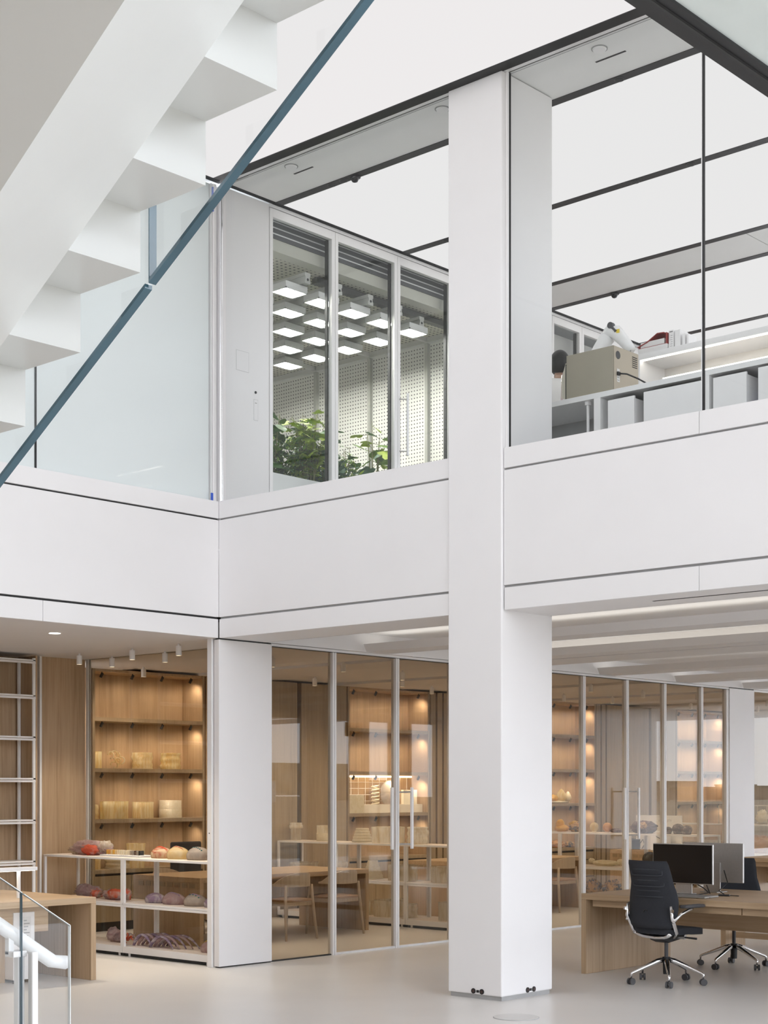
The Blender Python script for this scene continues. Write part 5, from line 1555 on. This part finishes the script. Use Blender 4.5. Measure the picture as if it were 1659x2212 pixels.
for i, (y, h, th, l) in enumerate(((-3.595, 0.175, 0.05, 'white book with printed lines standing right of the red binder'), (-3.66, 0.165, 0.055, 'blank pale book standing second from the red binder'), (-3.725, 0.12, 0.03, 'short white booklet, left of the leaning pair'), (-3.765, 0.11, 0.02, 'small white booklet leaning at the right end'))):
    t = thing('book', l, 'book', (2.22, y, UF + 1.655), 0, 'white books on the backlit shelf')
    MB().box(0.0, -th / 2, 0, 0.14, th / 2, h).build('cover', powder, t, bevel=0.001)
    MB().box(0.004, -th / 2 + 0.004, 0.003, 0.142, th / 2 - 0.004, h + 0.0008).build('pages', paper, t)
    if i == 0:
        for k in range(6):
            MB().box(-0.001, -0.015, 0.03 + k * 0.019, 0.0, 0.012 - 0.004 * (k % 3), 0.034 + k * 0.019).build('print', gap_grey, t)
        MB().box(-0.001, -0.018, 0.158, 0.0, 0.016, 0.164).build('title_line', ink, t)

# person in a white coat, mostly hidden by the instrument
pe = thing('person', 'person in a white coat with black hair standing behind the instrument', 'person', (1.90, -2.60, UF), R(55))
def skinned(name, pts, edges, rad, mat, parent, sub=2):
    me = bpy.data.meshes.new(name)
    me.from_pydata(pts, edges, [])
    me.materials.append(mat)
    o = bpy.data.objects.new(name, me)
    COL.objects.link(o)
    o.parent = parent
    s = o.modifiers.new('skin', 'SKIN')
    if not me.skin_vertices:
        bpy.context.view_layer.objects.active = o
    for v, r_ in zip(me.skin_vertices[0].data, rad):
        v.radius = (r_, r_) if not isinstance(r_, tuple) else r_
    me.skin_vertices[0].data[0].use_root = True
    d = o.modifiers.new('sub', 'SUBSURF')
    d.levels = sub
    d.render_levels = sub
    for p in me.polygons:
        p.use_smooth = True
    s.use_smooth_shade = True
    return o
# body (local +x is forward)
P = [(0, 0, 0.92), (0, 0, 1.10), (0.0, 0, 1.30), (-0.01, 0, 1.42), (0.0, 0, 1.49), (0.012, 0, 1.56),
     (0, 0.10, 0.86), (0.02, 0.11, 0.48), (0.0, 0.11, 0.09), (0.13, 0.12, 0.03),
     (0, -0.10, 0.86), (0.02, -0.11, 0.48), (0.0, -0.11, 0.09), (0.13, -0.12, 0.03),
     (-0.01, 0.18, 1.40), (0.03, 0.25, 1.14), (0.22, 0.20, 1.06), (0.28, 0.18, 1.06),
     (-0.01, -0.18, 1.40), (0.03, -0.25, 1.14), (0.22, -0.20, 1.06), (0.28, -0.18, 1.06)]
Eg = [(0, 1), (1, 2), (2, 3), (3, 4), (4, 5), (0, 6), (6, 7), (7, 8), (8, 9), (0, 10), (10, 11), (11, 12), (12, 13), (3, 14), (14, 15), (15, 16), (16, 17), (3, 18), (18, 19), (19, 20), (20, 21)]
Rd = [0.13, 0.12, 0.14, 0.11, 0.055, 0.052, 0.085, 0.06, 0.042, 0.04, 0.085, 0.06, 0.042, 0.04, 0.06, 0.043, 0.032, 0.03, 0.06, 0.043, 0.032, 0.03]
body = skinned('body', P, Eg, Rd, skin, pe)
def head(th, ph):
    a = ph * PI
    x, y, z = math.sin(a) * math.cos(th), math.sin(a) * math.sin(th), math.cos(a)
    jaw = 1.0 - 0.28 * max(0, -z) ** 1.5
    nose = 0.022 * math.exp(-((y / 0.16) ** 2)) * math.exp(-((z + 0.15) / 0.22) ** 2) * (1 if x > 0.5 else 0)
    brow = -0.008 * math.exp(-((abs(y) - 0.4) / 0.2) ** 2) * math.exp(-((z - 0.02) / 0.12) ** 2) * (1 if x > 0.4 else 0)
    return (0.02 + x * 0.098 * jaw + nose + brow, y * 0.076 * jaw, 1.645 + z * 0.118)
hd = MB().blob(head, 40, 28, False).build('head', skin, pe, smooth=True)
for s in (-1, 1):
    MB().blob(lambda th, ph, s=s: (0.015 + 0.016 * math.sin(ph * PI) * math.cos(th), s * (0.078 + 0.007 * math.sin(ph * PI) * math.sin(th)), 1.64 + 0.03 * math.cos(ph * PI)), 12, 8, False).build('ear', skin, hd, smooth=True)
    MB().blob(lambda th, ph, s=s: (0.108 + 0.008 * math.sin(ph * PI) * math.cos(th), s * 0.031 + 0.013 * math.sin(ph * PI) * math.sin(th), 1.652 + 0.006 * math.cos(ph * PI)), 12, 8, False).build('eye', ink, hd, smooth=True)
MB().blob(lambda th, ph: (0.105 + 0.006 * math.sin(ph * PI) * math.cos(th), 0.024 * math.sin(ph * PI) * math.sin(th), 1.585 + 0.006 * math.cos(ph * PI)), 12, 8, False).build('mouth', red_cloth, hd, smooth=True)
def hair(th, ph):
    a = ph * PI * 0.80
    x, y, z = math.sin(a) * math.cos(th), math.sin(a) * math.sin(th), math.cos(a)
    k = 1.0 if x < 0.35 else 0.93
    zz = max(z, 0.30 if x > 0.45 else -0.95)
    return (0.008 + x * 0.112 * k, y * 0.092, 1.655 + zz * 0.122)
MB().blob(hair, 36, 18).build('hair', hair_m, pe, smooth=True)
coat = skinned('coat', [(0, 0, 0.70), (0, 0, 0.95), (0, 0, 1.15), (0, 0, 1.32), (-0.01, 0, 1.44), (-0.005, 0, 1.515), (-0.01, 0.185, 1.405), (0.03, 0.255, 1.14), (0.20, 0.205, 1.06), (-0.01, -0.185, 1.405), (0.03, -0.255, 1.14), (0.20, -0.205, 1.06)],
        [(0, 1), (1, 2), (2, 3), (3, 4), (4, 5), (4, 6), (6, 7), (7, 8), (4, 9), (9, 10), (10, 11)], [0.20, 0.18, 0.165, 0.175, 0.13, 0.088, 0.085, 0.066, 0.052, 0.085, 0.066, 0.052], coat_m, pe)
tr_ = skinned('trousers', [(0, 0, 0.93), (0, 0.10, 0.84), (0.02, 0.11, 0.48), (0.0, 0.11, 0.10), (0, -0.10, 0.84), (0.02, -0.11, 0.48), (0.0, -0.11, 0.10)], [(0, 1), (1, 2), (2, 3), (0, 4), (4, 5), (5, 6)], [0.15, 0.105, 0.08, 0.06, 0.105, 0.08, 0.06], trouser, pe)
for s in (-1, 1):
    MB().box(-0.07, s * 0.115 - 0.045, 0.0, 0.19, s * 0.115 + 0.045, 0.075).build('shoe', black, pe, bevel=0.03, seg=3)
    hp = MB().blob(lambda th, ph, s=s: (0.315 + 0.045 * math.cos(ph * PI), s * 0.178 + 0.038 * math.sin(ph * PI) * math.cos(th), 1.055 + 0.016 * math.sin(ph * PI) * math.sin(th)), 14, 10, False).build('hand', skin, pe, smooth=True)
    for i in range(4):
        L = (0.058, 0.068, 0.064, 0.05)[i]
        y0 = s * (0.178 - 0.027 + i * 0.018)
        MB().tube([(0.345, y0, 1.057), (0.345 + L * 0.5, y0, 1.054), (0.345 + L * 0.85, y0, 1.040), (0.345 + L, y0, 1.028)], [0.009, 0.0085, 0.008, 0.006], 8).build('finger', skin, hp, smooth=True)
    MB().tube([(0.305, s * 0.145, 1.055), (0.33, s * 0.122, 1.05), (0.355, s * 0.118, 1.042)], [0.011, 0.010, 0.007], 8).build('thumb', skin, hp, smooth=True)

# ================================================================ PLANT ROOM CONTENTS
rail_m = plain('rail_grey', (0.62, 0.62, 0.60), 0.4, var=0.02)
gx = [1.29, 1.76, 2.24, 2.71, 3.19]
gy = [0.37, 0.87, 1.37, 1.86, 2.35]
ORD = ('first', 'second', 'third', 'fourth', 'fifth')
def grow_lamp(i, j):
    t = thing('grow_light', 'white grow light, %s from the left in the %s row behind the plant room glass' % (ORD[4 - j], ORD[i]), 'grow light', (gx[i], gy[j], 6.80), 0, 'grow lights in the plant room')
    MB().box(-0.155, -0.115, 0.012, 0.155, 0.115, 0.075).build('housing', alu, t, bevel=0.006)
    fr = MB()
    for a in range(4):
        for b in range(4):
            fr.box(-0.14 + a * 0.072, -0.10 + b * 0.052, 0.004, -0.14 + a * 0.072 + 0.040, -0.10 + b * 0.052 + 0.028, 0.012)
    fr.build('led_array', grow, t)
    MB().box(-0.155, -0.115, 0.0, 0.155, -0.103, 0.014).box(-0.155, 0.103, 0.0, 0.155, 0.115, 0.014).box(-0.155, -0.115, 0.0, -0.143, 0.115, 0.014).box(0.143, -0.115, 0.0, 0.155, 0.115, 0.014).build('bezel', alu, t)
    MB().tube([(0.05, 0.05, 0.07), (0.08, 0.10, 0.17), (0.10, 0.17, 0.19), (0.14, 0.21, 0.14)], 0.006, 6).build('cable', black, t, smooth=True)
    return t
for i in range(5):
    for j in range(5):
        grow_lamp(i, j)
for i in range(5):
    t = thing('lamp_rail', 'grey aluminium rail carrying the %s row of grow lights' % ORD[i], 'rail', (gx[i] + 0.10, 0.2, 6.885), 0, 'rails of the grow lights')
    y0 = 0.0 if i != 4 else 0.1
    MB().box(-0.04, y0, 0.0, 0.04, 2.5, 0.035).build('lower_flange', rail_m, t)
    MB().box(-0.03, y0, 0.035, 0.03, 2.5, 0.075).build('web', rail_m, t)
    MB().box(-0.04, y0, 0.075, 0.04, 2.5, 0.11).build('upper_flange', rail_m, t)
    MB().cyl((0, y0 + 0.04, 0.04), (0, y0 - 0.003, 0.04), 0.014, n=10).build('end_hole', black, t)
    for yy in (0.6, 1.9):
        MB().cyl((0, yy, 0.085), (0, yy, 0.215), 0.006, n=8).build('hanger', alu, t)

pt = thing('planter', 'long white planter box below the plant room glass', 'planter', (0.72, 0.25, UF))
MB().box(0, 0, 0, 3.0, 0.03, 0.89).box(0, 1.0, 0, 3.0, 1.03, 0.89).box(0, 0.03, 0, 0.03, 1.0, 0.89).box(2.97, 0.03, 0, 3.0, 1.0, 0.89).build('walls', lacquer, pt)
MB().box(0.03, 0.03, 0.6, 2.97, 1.0, 0.85).build('soil', soil, pt)

def leaf_mesh(kind):
    if kind == 'maple':
        out = [(0, 0), (0.10, 0.05), (0.34, -0.06), (0.26, 0.12), (0.52, 0.14), (0.42, 0.25), (0.50, 0.42), (0.30, 0.40), (0.22, 0.52), (0.20, 0.70), (0.10, 0.74), (0.0, 1.0)]
    elif kind == 'lobed':
        out = [(0, 0), (0.2, 0.02), (0.42, 0.12), (0.40, 0.32), (0.24, 0.40), (0.34, 0.62), (0.30, 0.85), (0.12, 0.80), (0.0, 0.86)]
    elif kind == 'big':
        out = [(0, 0), (0.24, -0.02), (0.42, 0.14), (0.45, 0.36), (0.36, 0.62), (0.18, 0.85), (0.0, 1.0)]
    else:
        out = [(0, 0), (0.14, 0.15), (0.22, 0.38), (0.19, 0.62), (0.09, 0.86), (0.0, 1.0)]
    vs = []; fs = []
    for (x, y) in out:
        vs.append((0, y, 0.05 * math.sin(y * 2.6)))
        vs.append((x, y, 0.05 * math.sin(y * 2.6) - 0.16 * abs(x) + 0.05 * math.sin(9 * y) * abs(x)))
        vs.append((-x, y, 0.05 * math.sin(y * 2.6) - 0.16 * abs(x) - 0.05 * math.sin(9 * y) * abs(x)))
    for i in range(len(out) - 1):
        a, b = 3 * i, 3 * (i + 1)
        fs.append((a, a + 1, b + 1, b)); fs.append((a, b, b + 2, a + 2))
    return vs, fs
LM = {}
def leaf_data(kind, mat):
    k = kind + mat.name
    if k not in LM:
        vs, fs = leaf_mesh(kind)
        me = bpy.data.meshes.new('leaf')
        me.from_pydata(vs, [], fs)
        me.materials.append(mat)
        LM[k] = me
    return LM[k]
def put_leaf(t, kind, mat, p, d, size, roll):
    o = bpy.data.objects.new('leaf', leaf_data(kind, mat))
    COL.objects.link(o)
    o.parent = t
    y = Vector(d).normalized()
    z = Vector((0, 0, 1))
    if abs(y.z) > 0.95: z = Vector((1, 0, 0))
    x = y.cross(z).normalized()
    z = x.cross(y)
    m = Matrix((x, y, z)).transposed().to_4x4()
    o.matrix_local = Matrix.Translation(p) @ m @ Matrix.Rotation(roll, 4, 'Y') @ Matrix.Scale(size, 4)
    return o
def plant(name, label, loc, h, spread, kind, mats, nstem, per, size, seed, lean=(0, 0), droop=-0.2):
    rr = random.Random(seed)
    t = thing(name, label, 'plant', loc, 0, 'plants in the white planter')
    for s in range(nstem):
        a = 2 * PI * s / nstem + rr.uniform(-0.5, 0.5)
        top = (lean[0] + spread * rr.uniform(0.35, 1) * math.cos(a), lean[1] + spread * rr.uniform(0.35, 1) * math.sin(a), h * rr.uniform(0.72, 1.0))
        pts = []
        for i in range(6):
            q = i / 5
            pts.append((0.04 * math.cos(a) * (1 - q) + top[0] * q ** 1.4, 0.04 * math.sin(a) * (1 - q) + top[1] * q ** 1.4, top[2] * q))
        MB().tube(pts, [0.009, 0.008, 0.007, 0.006, 0.004, 0.002], 6).build('stem', stem_m, t, smooth=True)
        for k in range(per):
            q = 0.25 + 0.75 * (k + 0.5) / per
            i = min(4, int(q * 5)); f = q * 5 - i
            p = Vector(pts[i]).lerp(Vector(pts[i + 1]), f)
            b = rr.uniform(0, 2 * PI)
            d = Vector((math.cos(b), math.sin(b), rr.uniform(-0.7, 0.5) + droop))
            e = p + d.normalized() * size * 0.55
            MB().tube([p, e], 0.0025, 5).build('leaf_stalk', stem_m, t)
            put_leaf(t, kind, rr.choice(mats), e, d, size * rr.uniform(0.75, 1.2), rr.uniform(-0.6, 0.6))
    return t
def bush(name, label, loc, dims, mats, n, size, seed):
    rr = random.Random(seed)
    t = thing(name, label, 'plant', loc, 0, 'plants in the white planter')
    for s in range(7):
        a = 2 * PI * s / 7
        MB().tube([(0, 0, 0), (dims[0] * 0.25 * math.cos(a), dims[1] * 0.25 * math.sin(a), dims[2] * 0.5), (dims[0] * 0.42 * math.cos(a), dims[1] * 0.42 * math.sin(a), dims[2] * 0.85)], [0.007, 0.005, 0.002], 5).build('stem', stem_m, t)
    for mi, mat in enumerate(mats):
        m = MB()
        vs, fs = leaf_mesh('oval')
        for i in range(n // len(mats)):
            while True:
                x, y, z = rr.uniform(-1, 1), rr.uniform(-1, 1), rr.uniform(0, 1)
                if x * x + y * y + (z - 0.3) ** 2 * 2 < 1.0: break
            p = Vector((x * dims[0] / 2, y * dims[1] / 2, z * dims[2]))
            d = Vector((x + rr.uniform(-0.8, 0.8), y + rr.uniform(-0.8, 0.8), rr.uniform(-0.3, 0.9))).normalized()
            xx = d.cross(Vector((0.01, 0.02, 1))).normalized()
            zz = xx.cross(d)
            sc = size * rr.uniform(0.7, 1.3)
            M = Matrix((xx, d, zz)).transposed() @ Matrix.Rotation(rr.uniform(-1, 1), 3, 'Y')
            m.add([p + M @ (Vector(v) * sc) for v in vs], fs)
        o = m.build('foliage', mat, t)
        o['kind'] = 'stuff'
    return t
PZ = UF + 0.85
bush('bushy_plant', 'dense dark small-leaved bush at the left end of the planter', (1.42, 0.62, PZ), (0.72, 0.55, 0.55), [leaf_d, leaf_d, leaf_m], 1500, 0.045, 3)
plant('maple_plant', 'lime green maple-leaved plant in the middle of the left pane', (1.64, 0.46, PZ), 0.84, 0.20, 'maple', [leaf_l, leaf_l, leaf_l, leaf_m], 10, 14, 0.13, 5)
plant('broadleaf_plant', 'tall plant with large dark leaves near the first mullion', (1.88, 0.60, PZ), 0.92, 0.16, 'big', [leaf_d, leaf_m, leaf_b], 5, 8, 0.15, 8)
plant('hanging_plant', 'drooping dark-leaved plant cut by the left window frame', (1.20, 0.55, PZ), 0.95, 0.16, 'big', [leaf_d, leaf_d, leaf_m], 6, 10, 0.12, 12, droop=-0.7)
bush('bushy_plant', 'blue-green low shrub at the right of the left pane', (1.96, 0.50, PZ), (0.40, 0.36, 0.42), [leaf_b, leaf_d, leaf_b], 420, 0.085, 15)
plant('branching_plant', 'lime green fine-branched plant low in the left pane', (1.66, 0.44, PZ), 0.46, 0.22, 'oval', [leaf_l, leaf_m], 7, 9, 0.08, 17)
bush('bushy_plant', 'olive small-leaved shrub left of the tall lobed plant in the middle pane', (2.30, 0.55, PZ), (0.42, 0.34, 0.42), [leaf_m, leaf_b, leaf_l], 460, 0.055, 21)
plant('upright_plant', 'small upright shrub with oval leaves rising in the middle pane', (2.34, 0.55, PZ), 0.66, 0.06, 'oval', [leaf_d, leaf_m], 4, 14, 0.085, 23)
plant('tulip_tree', 'tall seedling with large pale lobed leaves near the second mullion', (2.74, 0.52, PZ), 0.93, 0.12, 'lobed', [leaf_m, leaf_l, leaf_b], 4, 7, 0.19, 27)
plant('sprawling_plant', 'low sprawling leaves at the foot of the middle pane', (2.55, 0.50, PZ), 0.34, 0.28, 'lobed', [leaf_m, leaf_b], 6, 4, 0.12, 31)
